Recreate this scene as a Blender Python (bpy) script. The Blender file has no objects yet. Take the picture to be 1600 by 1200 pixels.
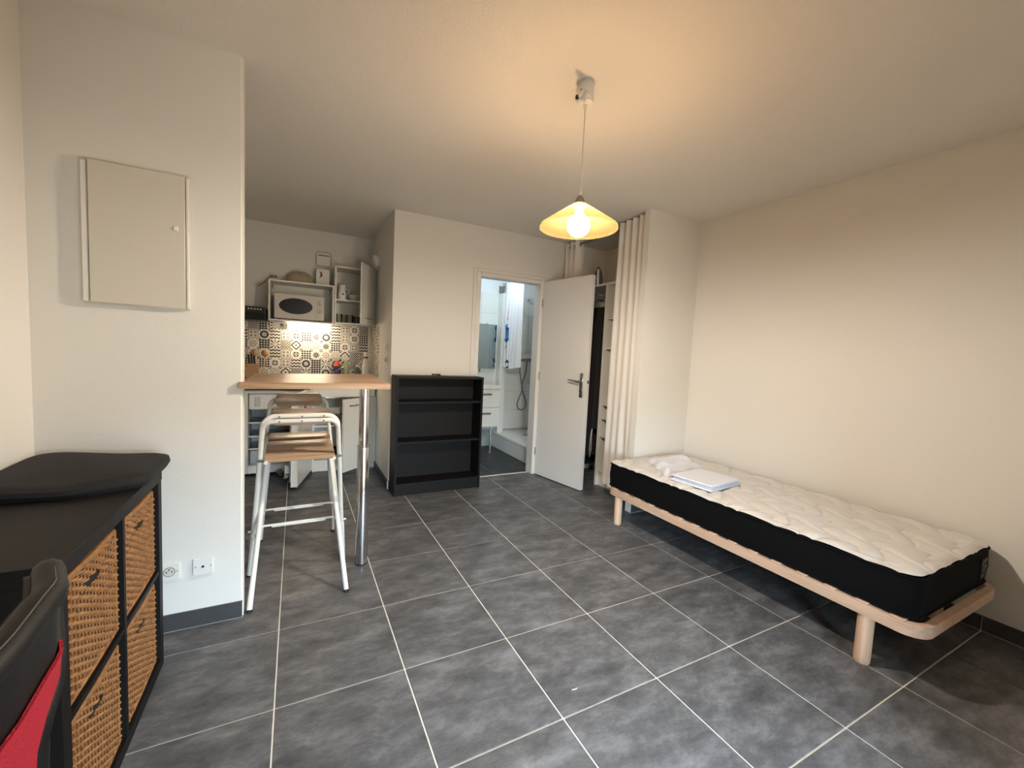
import bpy, bmesh, math, random
from mathutils import Vector, Matrix, Euler
random.seed(7)
PI = math.pi
scene = bpy.context.scene
C = scene.collection

# ------------------------------------------------------------------ camera
cam_d = bpy.data.cameras.new('camera'); cam = bpy.data.objects.new('camera', cam_d); C.objects.link(cam)
cam_d.sensor_fit = 'HORIZONTAL'; cam_d.sensor_width = 36.0; cam_d.lens = 36.0*650.163/1600.0
cam_d.clip_start = 0.02; cam_d.clip_end = 100
yaw, pit, rol = math.radians(27.54673), math.radians(4.18246), math.radians(2.74126)
fw = Vector((math.sin(yaw)*math.cos(pit), math.cos(yaw)*math.cos(pit), -math.sin(pit)))
rt = Vector((math.cos(yaw), -math.sin(yaw), 0)); up = rt.cross(fw)
r2 = math.cos(rol)*rt + math.sin(rol)*up; u2 = -math.sin(rol)*rt + math.cos(rol)*up
M = Matrix((r2, u2, -fw)).transposed().to_4x4(); M.translation = (0.05577, -1.10687, 1.26693)
cam.matrix_world = M
scene.camera = cam

# ------------------------------------------------------------------ world, daylight, exposure
H = 2.4516
EXPOSURE = 0.62
DAY = 26
BULB = 740
STRIP = 20
BATH = 34
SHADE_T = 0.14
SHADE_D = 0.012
world = bpy.data.worlds.new('daylight'); scene.world = world; world.use_nodes = True
wt_ = world.node_tree
bg = wt_.nodes['Background']; bg.inputs[1].default_value = DAY
wtc = wt_.nodes.new('ShaderNodeTexCoord'); wsp = wt_.nodes.new('ShaderNodeSeparateXYZ'); wt_.links.new(wtc.outputs['Generated'], wsp.inputs[0])
wcr = wt_.nodes.new('ShaderNodeValToRGB'); wt_.links.new(wsp.outputs[2], wcr.inputs[0]); wt_.links.new(wcr.outputs[0], bg.inputs[0])
wcr.color_ramp.elements[0].position = 0.0; wcr.color_ramp.elements[0].color = (0.22, 0.22, 0.21, 1)     # ground
wcr.color_ramp.elements[1].position = 0.04; wcr.color_ramp.elements[1].color = (0.68, 0.83, 1.0, 1)      # overcast sky
WX0, WX1, WZ1 = 0.12, 1.72, 2.15          # french window opening in the wall behind the camera
YR = -1.42
SHUT = 1.05                               # roller shutter lowered to this height
pl = bpy.data.lights.new('window_portal', 'AREA'); pl.shape = 'RECTANGLE'; pl.size = WX1-WX0; pl.size_y = SHUT
pl.cycles.is_portal = True
plo = bpy.data.objects.new('window_portal', pl); C.objects.link(plo)
plo.location = ((WX0+WX1)/2, YR-0.06, SHUT/2); plo.rotation_euler = (PI/2, 0, 0)
vs = scene.view_settings
vs.view_transform = 'Standard'; vs.look = 'None'; vs.exposure = EXPOSURE; vs.gamma = 1.0; vs.use_curve_mapping = False
scene.cycles.max_bounces = 6; scene.cycles.diffuse_bounces = 4; scene.cycles.glossy_bounces = 3; scene.cycles.transparent_max_bounces = 24
scene.cycles.adaptive_threshold = 0.04
scene.cycles.sample_clamp_indirect = 6.0
scene.cycles.caustics_reflective = False; scene.cycles.caustics_refractive = False

# ------------------------------------------------------------------ materials
def lin(c):
    return tuple(((x/255)/12.92 if x/255 <= .04045 else ((x/255+.055)/1.055)**2.4) for x in c)
class EX:
    """tiny expression builder for math nodes"""
    def __init__(s, t, k): s.t, s.k = t, k
    def _m(s, op, b=None, c=None):
        n = s.t.nodes.new('ShaderNodeMath'); n.operation = op
        for i, v in enumerate((s, b, c)):
            if v is None: continue
            if isinstance(v, EX): s.t.links.new(v.k, n.inputs[i])
            else: n.inputs[i].default_value = v
        return EX(s.t, n.outputs[0])
    def __add__(s, o): return s._m('ADD', o)
    def __sub__(s, o): return s._m('SUBTRACT', o)
    def __mul__(s, o): return s._m('MULTIPLY', o)
    def lt(s, o): return s._m('LESS_THAN', o)
    def gt(s, o): return s._m('GREATER_THAN', o)
    def abs(s): return s._m('ABSOLUTE')
    def fr(s): return s._m('FRACT')
    def sin(s): return s._m('SINE')
    def cos(s): return s._m('COSINE')
    def sqrt(s): return s._m('SQRT')
    def mx(s, o): return s._m('MAXIMUM', o)
    def mn(s, o): return s._m('MINIMUM', o)
    def inv(s): return (s*-1.0)+1.0
def at2(a, b): return a._m('ARCTAN2', b)

def newmat(name):
    m = bpy.data.materials.new(name); m.use_nodes = True
    return m, m.node_tree, m.node_tree.nodes['Principled BSDF']
def mat(name, col, rough=.5, metal=0.0, bump=0.0, bscale=60, var=0.0, vscale=8, spec=.5, coat=0.0, sheen=0.0, stretch=(1,1,1)):
    m, t, b = newmat(name)
    b.inputs['Base Color'].default_value = (*lin(col), 1); b.inputs['Roughness'].default_value = rough
    b.inputs['Metallic'].default_value = metal; b.inputs['Specular IOR Level'].default_value = spec
    b.inputs['Coat Weight'].default_value = coat; b.inputs['Sheen Weight'].default_value = sheen
    if bump or var:
        tc = t.nodes.new('ShaderNodeTexCoord'); mp = t.nodes.new('ShaderNodeMapping'); mp.inputs['Scale'].default_value = stretch
        t.links.new(tc.outputs['Object'], mp.inputs[0])
    if bump:
        n = t.nodes.new('ShaderNodeTexNoise'); n.inputs['Scale'].default_value = bscale; n.inputs['Detail'].default_value = 4
        bp = t.nodes.new('ShaderNodeBump'); bp.inputs['Strength'].default_value = bump; bp.inputs['Distance'].default_value = .01
        t.links.new(mp.outputs[0], n.inputs['Vector']); t.links.new(n.outputs[0], bp.inputs['Height']); t.links.new(bp.outputs[0], b.inputs['Normal'])
    if var:
        n = t.nodes.new('ShaderNodeTexNoise'); n.inputs['Scale'].default_value = vscale; n.inputs['Detail'].default_value = 5
        mr = t.nodes.new('ShaderNodeMapRange'); mr.inputs[1].default_value = .3; mr.inputs[2].default_value = .7
        mr.inputs[3].default_value = 1-var; mr.inputs[4].default_value = 1+var
        mx = t.nodes.new('ShaderNodeVectorMath'); mx.operation = 'SCALE'; mx.inputs[0].default_value = lin(col)
        t.links.new(mp.outputs[0], n.inputs['Vector']); t.links.new(n.outputs[0], mr.inputs[0]); t.links.new(mr.outputs[0], mx.inputs['Scale'])
        t.links.new(mx.outputs[0], b.inputs['Base Color'])
    return m
def wood(name, c1, c2, axis=0, scale=30, rough=.5):
    m, t, b = newmat(name); b.inputs['Roughness'].default_value = rough
    tc = t.nodes.new('ShaderNodeTexCoord'); mp = t.nodes.new('ShaderNodeMapping')
    s = [1.0, 1.0, 1.0]; s[axis] = .06; mp.inputs['Scale'].default_value = s
    n = t.nodes.new('ShaderNodeTexNoise'); n.inputs['Scale'].default_value = scale; n.inputs['Detail'].default_value = 6; n.inputs['Distortion'].default_value = .6
    cr = t.nodes.new('ShaderNodeValToRGB'); cr.color_ramp.elements[0].position = .35; cr.color_ramp.elements[1].position = .66
    cr.color_ramp.elements[0].color = (*lin(c1), 1); cr.color_ramp.elements[1].color = (*lin(c2), 1)
    t.links.new(tc.outputs['Object'], mp.inputs[0]); t.links.new(mp.outputs[0], n.inputs['Vector'])
    t.links.new(n.outputs[0], cr.inputs[0]); t.links.new(cr.outputs[0], b.inputs['Base Color'])
    return m
def emit(name, col, strength):
    m, t, b = newmat(name)
    b.inputs['Base Color'].default_value = (*lin(col), 1)
    b.inputs['Emission Color'].default_value = (*lin(col), 1); b.inputs['Emission Strength'].default_value = strength
    return m

m_wall = mat('wall_paint', (223, 219, 212), .85, bump=.10, bscale=190, spec=.2)
m_ceil = mat('ceiling_roughcast', (228, 223, 215), .9, bump=.35, bscale=130, spec=.1)
m_part = m_wall
m_grout = mat('grout', (232, 228, 220), .9, bump=.2, bscale=300)
m_white = mat('white_laminate', (226, 222, 212), .4)
m_gloss = mat('white_enamel', (232, 230, 224), .22)
m_doorp = mat('door_paint', (222, 218, 212), .45, bump=.03, bscale=80)
m_black = mat('blackbrown_veneer', (21, 18, 17), .55, bump=.06, bscale=40, stretch=(1, 1, .05), spec=.22)
m_dark = mat('dark_inner', (20, 18, 18), .7)
m_chrome = mat('chrome', (225, 225, 228), .14, metal=1)
m_steel = mat('brushed_steel', (160, 158, 156), .32, metal=1)
m_frame = mat('white_powder_coat', (222, 219, 212), .35)
m_plast = mat('white_plastic', (226, 223, 217), .4)
m_cream = mat('cream_enamel', (208, 201, 188), .45)
m_grey = mat('grey_plastic', (120, 116, 112), .5)
m_blk = mat('black_plastic', (14, 13, 14), .35)
m_rub = mat('black_rubber', (18, 17, 17), .7)
m_oak = wood('oak_board', (150, 118, 90), (190, 156, 124), 0, 40, .38)
m_seat = wood('oak_veneer', (158, 130, 104), (194, 164, 136), 0, 45, .28)
m_beech = wood('beech', (196, 164, 140), (216, 184, 160), 1, 50, .5)
m_beechv = wood('beech_turned', (200, 166, 138), (220, 186, 156), 2, 50, .5)
m_fabw = mat('white_cotton', (216, 219, 228), .9, bump=.25, bscale=90, sheen=.2)
m_curt = mat('cream_curtain', (222, 216, 208), .9, bump=.12, bscale=220, sheen=.2)
m_matt = mat('mattress_knit', (204, 200, 196), .9, bump=.12, bscale=160, sheen=.2)
m_bord = mat('mattress_border', (8, 8, 11), .9, spec=.15, bump=.25, bscale=220)
m_bag = mat('black_fabric', (12, 11, 12), .8, bump=.3, bscale=160)
m_leather = mat('black_leather', (20, 18, 18), .55, spec=.3, bump=.06, bscale=220)
m_red = mat('red_mesh', (176, 16, 44), .7, bump=.4, bscale=300)
m_glass = bpy.data.materials.new('clear_glass'); m_glass.use_nodes = True
t = m_glass.node_tree; t.nodes.clear(); o = t.nodes.new('ShaderNodeOutputMaterial'); mx = t.nodes.new('ShaderNodeMixShader')
a = t.nodes.new('ShaderNodeBsdfTransparent'); a.inputs[0].default_value = (.93, .95, .94, 1); g = t.nodes.new('ShaderNodeBsdfGlossy'); g.inputs['Roughness'].default_value = .03
fz = t.nodes.new('ShaderNodeFresnel'); fz.inputs[0].default_value = 1.45
t.links.new(fz.outputs[0], mx.inputs[0]); t.links.new(a.outputs[0], mx.inputs[1]); t.links.new(g.outputs[0], mx.inputs[2]); t.links.new(mx.outputs[0], o.inputs[0])
m_mirror = mat('mirror', (215, 228, 226), .03, metal=1)
m_bwall = mat('bathroom_paint', (226, 232, 232), .7)
m_btile = mat('bathroom_tile', (224, 228, 224), .18)
m_bjoint = mat('bathroom_joint', (176, 182, 178), .8)
m_dgrey = mat('tile_skirting', (62, 61, 61), .5, var=.12, vscale=14)

def floor_tile_mat(name, c1, c2, c3):
    m, t, b = newmat(name)
    tc = t.nodes.new('ShaderNodeTexCoord'); oi = t.nodes.new('ShaderNodeObjectInfo')
    off = t.nodes.new('ShaderNodeVectorMath'); off.operation = 'SCALE'; off.inputs[0].default_value = (37, 91, 53)
    t.links.new(oi.outputs['Random'], off.inputs['Scale'])
    add = t.nodes.new('ShaderNodeVectorMath'); t.links.new(tc.outputs['Object'], add.inputs[0]); t.links.new(off.outputs[0], add.inputs[1])
    mp = t.nodes.new('ShaderNodeMapping'); mp.inputs['Scale'].default_value = (1, 2.0, 1); mp.inputs['Rotation'].default_value = (0, 0, .35)
    t.links.new(add.outputs[0], mp.inputs[0])
    n1 = t.nodes.new('ShaderNodeTexNoise'); n1.inputs['Scale'].default_value = 5.5; n1.inputs['Detail'].default_value = 12; n1.inputs['Roughness'].default_value = .74; n1.inputs['Distortion'].default_value = .12
    t.links.new(mp.outputs[0], n1.inputs['Vector'])
    cr = t.nodes.new('ShaderNodeValToRGB'); e = cr.color_ramp.elements
    e[0].position = .34; e[0].color = (*lin(c1), 1); e[1].position = .72; e[1].color = (*lin(c3), 1)
    x = e.new(.5); x.color = (*lin(c2), 1)
    t.links.new(n1.outputs[0], cr.inputs[0]); t.links.new(cr.outputs[0], b.inputs['Base Color'])
    mr = t.nodes.new('ShaderNodeMapRange'); mr.inputs[3].default_value = .52; mr.inputs[4].default_value = .36
    t.links.new(n1.outputs[0], mr.inputs[0]); t.links.new(mr.outputs[0], b.inputs['Roughness'])
    bp = t.nodes.new('ShaderNodeBump'); bp.inputs['Strength'].default_value = .06; bp.inputs['Distance'].default_value = .01
    t.links.new(n1.outputs[0], bp.inputs['Height']); t.links.new(bp.outputs[0], b.inputs['Normal'])
    b.inputs['Specular IOR Level'].default_value = .35
    return m
m_tile = floor_tile_mat('slate_grey_floor_tile', (66, 67, 69), (92, 92, 94), (130, 130, 133))
m_tileb = floor_tile_mat('dark_bathroom_floor_tile', (38, 40, 42), (46, 48, 50), (58, 60, 62))

def pattern_mat(kind):
    m, t, b = newmat('cement_tile_' + kind)
    tc = t.nodes.new('ShaderNodeTexCoord'); sp = t.nodes.new('ShaderNodeSeparateXYZ'); t.links.new(tc.outputs['Object'], sp.inputs[0])
    s = 1/0.0955
    u = EX(t, sp.outputs[0])*s; v = EX(t, sp.outputs[2])*s
    au, av = u.abs(), v.abs()
    r = ((u*u)+(v*v)).sqrt(); a = at2(v, u)
    corner = (au+av).gt(.80)
    def fu(k): return ((u*k)+10.5).fr()-.5
    def fv(k): return ((v*k)+10.5).fr()-.5
    if kind == 'ring': d = (r.gt(.2)*r.lt(.42)).mx(((au.lt(.025)).mx(av.lt(.025)))*r.lt(.17)).mx(corner)
    elif kind == 'star': d = (r.lt(((a*4.0).cos().abs()*.27)+.10)*r.gt(.06)).mx(corner)
    elif kind == 'zigzag': d = (((v*3.0)+((((u*3.0)+10.0).fr()-.5).abs()*.7)+10.0).fr()).lt(.48)
    elif kind == 'square':
        mxx = au.mx(av)
        d = (mxx.gt(.40)*mxx.lt(.45)).mx(((au-.18).abs().lt(.1))*((av-.18).abs().lt(.1))*(((au-.18).abs().mx((av-.18).abs())).gt(.04)))
    elif kind == 'octring': d = (r.gt(.15)*r.lt(.29)*au.gt(.03)*av.gt(.03)).mx((au+av).gt(.74)*((fu(8).abs()).lt(.3))).mx(r.lt(.07))
    elif kind == 'dots': d = ((fu(4).abs()+fv(4).abs()).lt(.34)).inv()
    elif kind == 'lightdots': d = ((fu(4).abs()+fv(4).abs()).lt(.46)).inv()
    elif kind == 'lattice': d = (((((u+v)*4.0)+10.0).fr()).lt(.34)).mx((((u-v)*4.0)+10.0).fr().lt(.34))
    elif kind == 'radial': d = ((a*8.0).cos().gt(.25)*r.gt(.12)*au.mx(av).lt(.43)).mx(au.mx(av).gt(.475))
    elif kind == 'diag': d = (((au+av)*2.3)+.15).fr().lt(.42)
    elif kind == 'floral': d = (r.gt(((a*8.0).cos()*.06)+.24)*r.lt(((a*8.0).cos()*.06)+.31)).mx(r.lt(.1)*r.gt(.05)).mx((au+av).gt(.76)*(r.lt(.6)))
    elif kind == 'octfloral': d = ((a*4.0).cos().abs().lt(.45)*r.gt(.08)*r.lt(.32)).mx(r.gt(.40)*r.lt(.44)).mx(corner)
    mxn = t.nodes.new('ShaderNodeMix'); mxn.data_type = 'RGBA'
    mxn.inputs['A'].default_value = (*lin((212, 204, 190)), 1); mxn.inputs['B'].default_value = (*lin((50, 46, 46)), 1)
    t.links.new(d.k, mxn.inputs['Factor']); t.links.new(mxn.outputs['Result'], b.inputs['Base Color'])
    b.inputs['Roughness'].default_value = .4
    return m

# ------------------------------------------------------------------ mesh helpers
class MB:
    def __init__(s): s.bm = bmesh.new()
    def box(s, x0, x1, y0, y1, z0, z1, bev=0.0, seg=1):
        r = bmesh.ops.create_cube(s.bm, size=1.0); vs = r['verts']
        for v in vs: v.co = Vector(((x0+x1)/2+v.co.x*(x1-x0), (y0+y1)/2+v.co.y*(y1-y0), (z0+z1)/2+v.co.z*(z1-z0)))
        if bev:
            es = list({e for v in vs for e in v.link_edges})
            bmesh.ops.bevel(s.bm, geom=es, offset=bev, segments=seg, affect='EDGES', clamp_overlap=True)
        return s
    def obox(s, c, ax, ay, az, bev=0.0, seg=1):
        """box with centre c and half-axis vectors"""
        c, ax, ay, az = map(Vector, (c, ax, ay, az))
        r = bmesh.ops.create_cube(s.bm, size=2.0); vs = r['verts']
        for v in vs: v.co = c+ax*v.co.x+ay*v.co.y+az*v.co.z
        if bev:
            es = list({e for v in vs for e in v.link_edges})
            bmesh.ops.bevel(s.bm, geom=es, offset=bev, segments=seg, affect='EDGES', clamp_overlap=True)
        return s
    def tube(s, pts, r, n=10, closed=False, cap=True):
        pts = [Vector(p) for p in pts]; rs = r if isinstance(r, (list, tuple)) else [r]*len(pts)
        rings = []; N = len(pts); nrm = None
        for i, p in enumerate(pts):
            a = pts[i-1] if (i > 0 or closed) else p; b = pts[(i+1) % N] if (i < N-1 or closed) else p
            d = (b-a).normalized()
            if nrm is None: nrm = d.orthogonal().normalized()
            nrm = (nrm-d*nrm.dot(d)); nrm = nrm.normalized() if nrm.length > 1e-6 else d.orthogonal().normalized()
            bi = d.cross(nrm)
            rings.append([s.bm.verts.new(p+(nrm*math.cos(2*PI*k/n)+bi*math.sin(2*PI*k/n))*rs[i]) for k in range(n)])
        for i in range(N if closed else N-1):
            A, B = rings[i], rings[(i+1) % N]
            for k in range(n): s.bm.faces.new((A[k], A[(k+1) % n], B[(k+1) % n], B[k]))
        if cap and not closed:
            s.bm.faces.new(list(reversed(rings[0]))); s.bm.faces.new(rings[-1])
        return s
    def cyl(s, a, b, r, n=16, r2=None): return s.tube([a, b], [r, r if r2 is None else r2], n)
    def lathe(s, prof, c=(0, 0, 0), n=32, close=False):
        """prof: list of (radius, z) about the vertical through c"""
        c = Vector(c); rings = []
        for r, z in prof:
            if r < 1e-6: rings.append([s.bm.verts.new(c+Vector((0, 0, z)))])
            else: rings.append([s.bm.verts.new(c+Vector((r*math.cos(2*PI*k/n), r*math.sin(2*PI*k/n), z))) for k in range(n)])
        M_ = len(rings)
        for i in range(M_ if close else M_-1):
            A, B = rings[i], rings[(i+1) % M_]
            for k in range(n):
                q = []
                for w in (A[k % len(A)], A[(k+1) % len(A)], B[(k+1) % len(B)], B[k % len(B)]):
                    if w not in q: q.append(w)
                if len(q) > 2: s.bm.faces.new(q)
        return s
    def prism(s, poly, d):
        """polygon (3d points) extruded by vector d"""
        d = Vector(d); A = [s.bm.verts.new(Vector(p)) for p in poly]; B = [s.bm.verts.new(Vector(p)+d) for p in poly]
        n = len(A); s.bm.faces.new(list(reversed(A))); s.bm.faces.new(B)
        for k in range(n): s.bm.faces.new((A[k], A[(k+1) % n], B[(k+1) % n], B[k]))
        return s
    def grid(s, f, nu, nv, closeu=False):
        V = [[s.bm.verts.new(Vector(f(i/(nu if closeu else nu), j/nv))) for j in range(nv+1)] for i in range(nu if closeu else nu+1)]
        L = len(V)
        for i in range(nu):
            for j in range(nv):
                s.bm.faces.new((V[i][j], V[(i+1) % L][j], V[(i+1) % L][j+1], V[i][j+1]))
        return V
    def shell(s, f, nu, nv, thick, vec=None):
        """surface f(u,v) with thickness vector function or number along its normal"""
        e = 1e-3
        def off(u, v):
            p = Vector(f(u, v)); a = Vector(f(min(u+e, 1), v))-Vector(f(max(u-e, 0), v)); b = Vector(f(u, min(v+e, 1)))-Vector(f(u, max(v-e, 0)))
            if vec is not None: return p+Vector(vec)*thick
            n = a.cross(b); n = n.normalized() if n.length > 1e-9 else Vector((0, 0, 1))
            return p+n*thick
        A = s.grid(f, nu, nv); B = s.grid(off, nu, nv)
        for i in range(nu):
            s.bm.faces.new((A[i+1][0], A[i][0], B[i][0], B[i+1][0])); s.bm.faces.new((A[i][nv], A[i+1][nv], B[i+1][nv], B[i][nv]))
        for j in range(nv):
            s.bm.faces.new((A[0][j], A[0][j+1], B[0][j+1], B[0][j])); s.bm.faces.new((A[nu][j+1], A[nu][j], B[nu][j], B[nu][j+1]))
        return s
    def mesh(s, name, m, smooth=True):
        bmesh.ops.recalc_face_normals(s.bm, faces=s.bm.faces[:])
        me = bpy.data.meshes.new(name); s.bm.to_mesh(me); s.bm.free()
        if m: me.materials.append(m)
        if smooth:
            me.polygons.foreach_set('use_smooth', [True]*len(me.polygons)); me.set_sharp_from_angle(angle=math.radians(38))
        return me

WM = {}
def link(o, parent=None):
    C.objects.link(o)
    if parent is not None: o.parent = parent
    return o
def thing(name, label, cat, loc=(0, 0, 0), rz=0.0, group=None, kind=None):
    o = bpy.data.objects.new(name, None); link(o); o.empty_display_size = .1
    o.location = loc; o.rotation_euler = (0, 0, rz)
    WM[o] = Matrix.Translation(loc) @ Matrix.Rotation(rz, 4, 'Z')
    tag(o, label, cat, group, kind); return o
def tag(o, label=None, cat=None, group=None, kind=None):
    if label: o['label'] = label
    if cat: o['category'] = cat
    if group: o['group'] = group
    if kind: o['kind'] = kind
    return o
def part(name, mb, m, parent=None, label=None, kind=None, smooth=True, local=False):
    """mesh in world coordinates (or local=True: in the parent's frame)"""
    o = bpy.data.objects.new(name, mb.mesh(name, m, smooth))
    link(o, parent)
    if parent is not None:
        WM[o] = WM[parent]
        if not local: o.data.transform(WM[parent].inverted())
    else: WM[o] = Matrix.Identity(4)
    if label: o['label'] = label
    if kind: o['kind'] = kind
    return o
def single(name, mb, m, label, cat, group=None, smooth=True):
    return tag(part(name, mb, m, None, smooth=smooth), label, cat, group)
def piece(me, loc, parent, name, rot=(0, 0, 0)):
    o = bpy.data.objects.new(name, me); link(o, parent); o.location = loc; o.rotation_euler = rot
    return o
def dup(o, loc, rz, label=None, parent=None):
    c = o.copy(); link(c, parent)
    if parent is None:
        c.location = loc; c.rotation_euler = (0, 0, rz)
        if label: c['label'] = label
    for ch in [x for x in list(bpy.data.objects) if x.parent == o]: dup(ch, None, None, None, c)
    return c
def struct(name, mb, m, label=None, smooth=False):
    o = part(name, mb, m, None, smooth=smooth); o['kind'] = 'structure'
    if label: o['label'] = label
    return o
def arc(c, r, a0, a1, n, ax=(1, 0, 0), ay=(0, 1, 0)):
    c, ax, ay = Vector(c), Vector(ax), Vector(ay)
    return [c+ax*(r*math.cos(a0+(a1-a0)*k/n))+ay*(r*math.sin(a0+(a1-a0)*k/n)) for k in range(n+1)]

# ------------------------------------------------------------------ the room shell
XL, XR, YD, YK, XN = -0.81, 3.109, 2.635, 3.82, 0.798     # left, right, door wall, kitchen back wall, niche wall
TT = 0.10
YB = 4.0                                                   # bathroom back wall
f = struct('floor', MB().box(XL-TT, XR+TT, YR-TT, 2.735, -.12, -.003).box(XL-TT, XN+TT, 2.735, YK+TT, -.12, -.003), m_grout, 'dark grey square floor tiles with pale grout')
fb = struct('floor_bathroom', MB().box(XN+TT, XR+TT, 2.736, YB+TT, -.12, -.003), m_bjoint, 'darker smooth tiled bathroom floor')
def tile_mesh(w, d, h=.010, g=.0030, bev=.0010, m=m_tile):
    return MB().box(-w/2+g, w/2-g, -d/2+g, d/2-g, -h, 0, bev).mesh('floor_tile', m, False)
cache = {}
def lay(x0, x1, y0, y1, parent, m):
    k = (round(x1-x0, 4), round(y1-y0, 4), m.name)
    if k not in cache: cache[k] = tile_mesh(k[0], k[1], m=m)
    piece(cache[k], ((x0+x1)/2, (y0+y1)/2, 0), parent, 'tile')
T = .45
for i in range(-2, 7):
    for j in range(-5, 9):
        x0, x1, y0, y1 = i*T, (i+1)*T, j*T, (j+1)*T
        x0 = max(x0, XL); x1 = min(x1, XR); y0 = max(y0, YR)
        if j >= 6: x1 = min(x1, XN); y1 = min(y1, YK)
        if x1-x0 > .02 and y1-y0 > .02: lay(x0, x1, y0, y1, f, m_tile)
for i in range(0, 6):
    for j in range(0, 3):
        x0, x1, y0, y1 = 1.02+i*T, 1.02+(i+1)*T, 2.74+j*T, min(2.74+(j+1)*T, YB)
        x1 = min(x1, XR)
        if x1-x0 > .02: lay(x0, x1, y0, y1, fb, m_tileb)
struct('ceiling', MB().box(XL-TT, XR+TT, YR-TT, YB+TT, H, H+.1), m_ceil, 'rough plastered off-white ceiling')
struct('wall_right', MB().box(XR, XR+TT, YR-TT, YB+TT, 0, H), m_wall, 'long plain cream wall behind the bed')
struct('wall_left', MB().box(XL-TT, XL, YR-TT, YK+TT, 0, H), m_wall, 'cream wall behind the basket shelf')
struct('wall_rear', MB().box(XL, WX0, YR-TT, YR, 0, H).box(WX1, XR, YR-TT, YR, 0, H).box(WX0, WX1, YR-TT, YR, WZ1, H), m_wall)
pw = MB().box(XL, -.15, 1.069, 1.127, 0, H)
es = [e for e in pw.bm.edges if abs((e.verts[0].co-e.verts[1].co).z) > 1 and e.verts[0].co.x > -.2]
bmesh.ops.bevel(pw.bm, geom=es, offset=.009, segments=3, affect='EDGES')
struct('wall_partition', pw, m_part, 'thin white partition carrying the electrical panel', True)
wk = struct('wall_kitchen', MB().box(XL, XN+TT, YK, YK+TT, 0, H), m_wall, 'kitchen back wall with patterned tile splashback')
wn = struct('wall_niche', MB().box(XN, XN+TT, YD+TT, YK, 0, H), m_wall, 'side wall of the kitchen niche')
DX0, DX1, DZ = 1.575, 2.325, 2.03
struct('wall_back', MB().box(XN, DX0, YD, YD+TT, 0, H).box(DX1, XR, YD, YD+TT, 0, H).box(DX0, DX1, YD, YD+TT, DZ, H), m_wall, 'cream wall around the bathroom doorway')
struct('wall_closet', MB().box(2.52, XR, 1.40, 1.46, 0, H), m_wall, 'short cream wall at the head of the bed')
wb = struct('wall_bathroom', MB().box(XN+TT, XR, YB, YB+TT, 0, H), m_bwall, 'white tiled bathroom back wall')
struct('wall_bathroom_side', MB().box(1.2, 1.3, YD+TT, YB, 0, H), m_bwall)

# skirting tiles
def skirting(name, a, b, nrm, z=.077, off=0.0):
    a, b, n_ = Vector(a), Vector(b), Vector(nrm)
    d = (b-a).normalized(); L = (b-a).length
    base = struct(name, MB().obox((a+b)/2+n_*.003+Vector((0, 0, z/2-.002)), d*(L/2), n_*.003, Vector((0, 0, z/2-.002))), m_grout)
    s0 = -((T-off) % T) if off else 0
    s0 = s0 if s0 <= 0 else s0-T
    s = s0
    while s < L-.01:
        p0, p1 = max(s, 0)+.0015, min(s+T, L)-.0015
        if p1-p0 > .02:
            part('tile', MB().obox(a+d*((p0+p1)/2)+n_*.0055+Vector((0, 0, z/2+.002)), d*((p1-p0)/2), n_*.0045, Vector((0, 0, z/2-.002)), .001), m_dgrey, base, smooth=False)
        s += T
skirting('baseboard_right', (XR, YR, 0), (XR, 1.40, 0), (-1, 0, 0), off=(-4*T)-YR)
skirting('baseboard_head', (2.52, 1.40, 0), (XR-.011, 1.40, 0), (0, -1, 0))
skirting('baseboard_partition', (XL, 1.069, 0), (-.152, 1.069, 0), (0, -1, 0), off=.23)
skirting('baseboard_niche', (XN, 2.64, 0), (XN, 3.36, 0), (-1, 0, 0))
skirting('baseboard_left', (XL, YR, 0), (XL, 1.057, 0), (1, 0, 0))
skirting('baseboard_back', (XN, YD, 0), (1.57, YD, 0), (0, -1, 0))

# patterned splashback: every tile its own piece
PK = dict(N='ring', T='star', Z='zigzag', S='square', B='octring', D='dots', d='lightdots', C='lattice', R='radial', G='diag', F='floral', O='octfloral')
s_ = .0955
pm = {}
for k, v in PK.items():
    pm[k] = MB().box(-s_/2+.0006, s_/2-.0006, -.0012, .0012, -s_/2+.0006, s_/2-.0006, .0004).mesh('splash_tile', pattern_mat(v), False)
rows = ['CDRCGOFNZSBCGOF', 'SNZSBdTNZSBdTZ', 'FDRCGOFTdBSZNd', 'TBZSBdTFOGCRDS', 'OdBSZNDRNGCFTd', 'GFOGCRDNZSBdTB', 'NZSBTdFOGRCDNZ']
for rr in range(7):
    for cc in range(13):
        x0 = -.4690+cc*s_; zc = 1.485-s_/2-rr*s_
        k = rows[rr][(cc-1) % len(rows[rr])] if cc else rows[rr][-1]
        w = min(x0+s_, XN-.002)-x0
        if w < .02: continue
        if w > s_-.001: piece(pm[k], (x0+s_/2, YK-.0012, zc), wk, 'tile')
        else:
            part('tile', MB().box(x0, x0+w, YK-.0024, YK, zc-s_/2, zc+s_/2), pm[k].materials[0], wk, smooth=False)
    for cc in range(6):
        k = 'CdOFBSdTRZGN'[(rr*5+cc*7) % 12]
        piece(pm[k], (XN-.0012, YK-.003-s_/2-cc*s_, 1.485-s_/2-rr*s_), wn, 'tile', (0, 0, PI/2))

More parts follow.
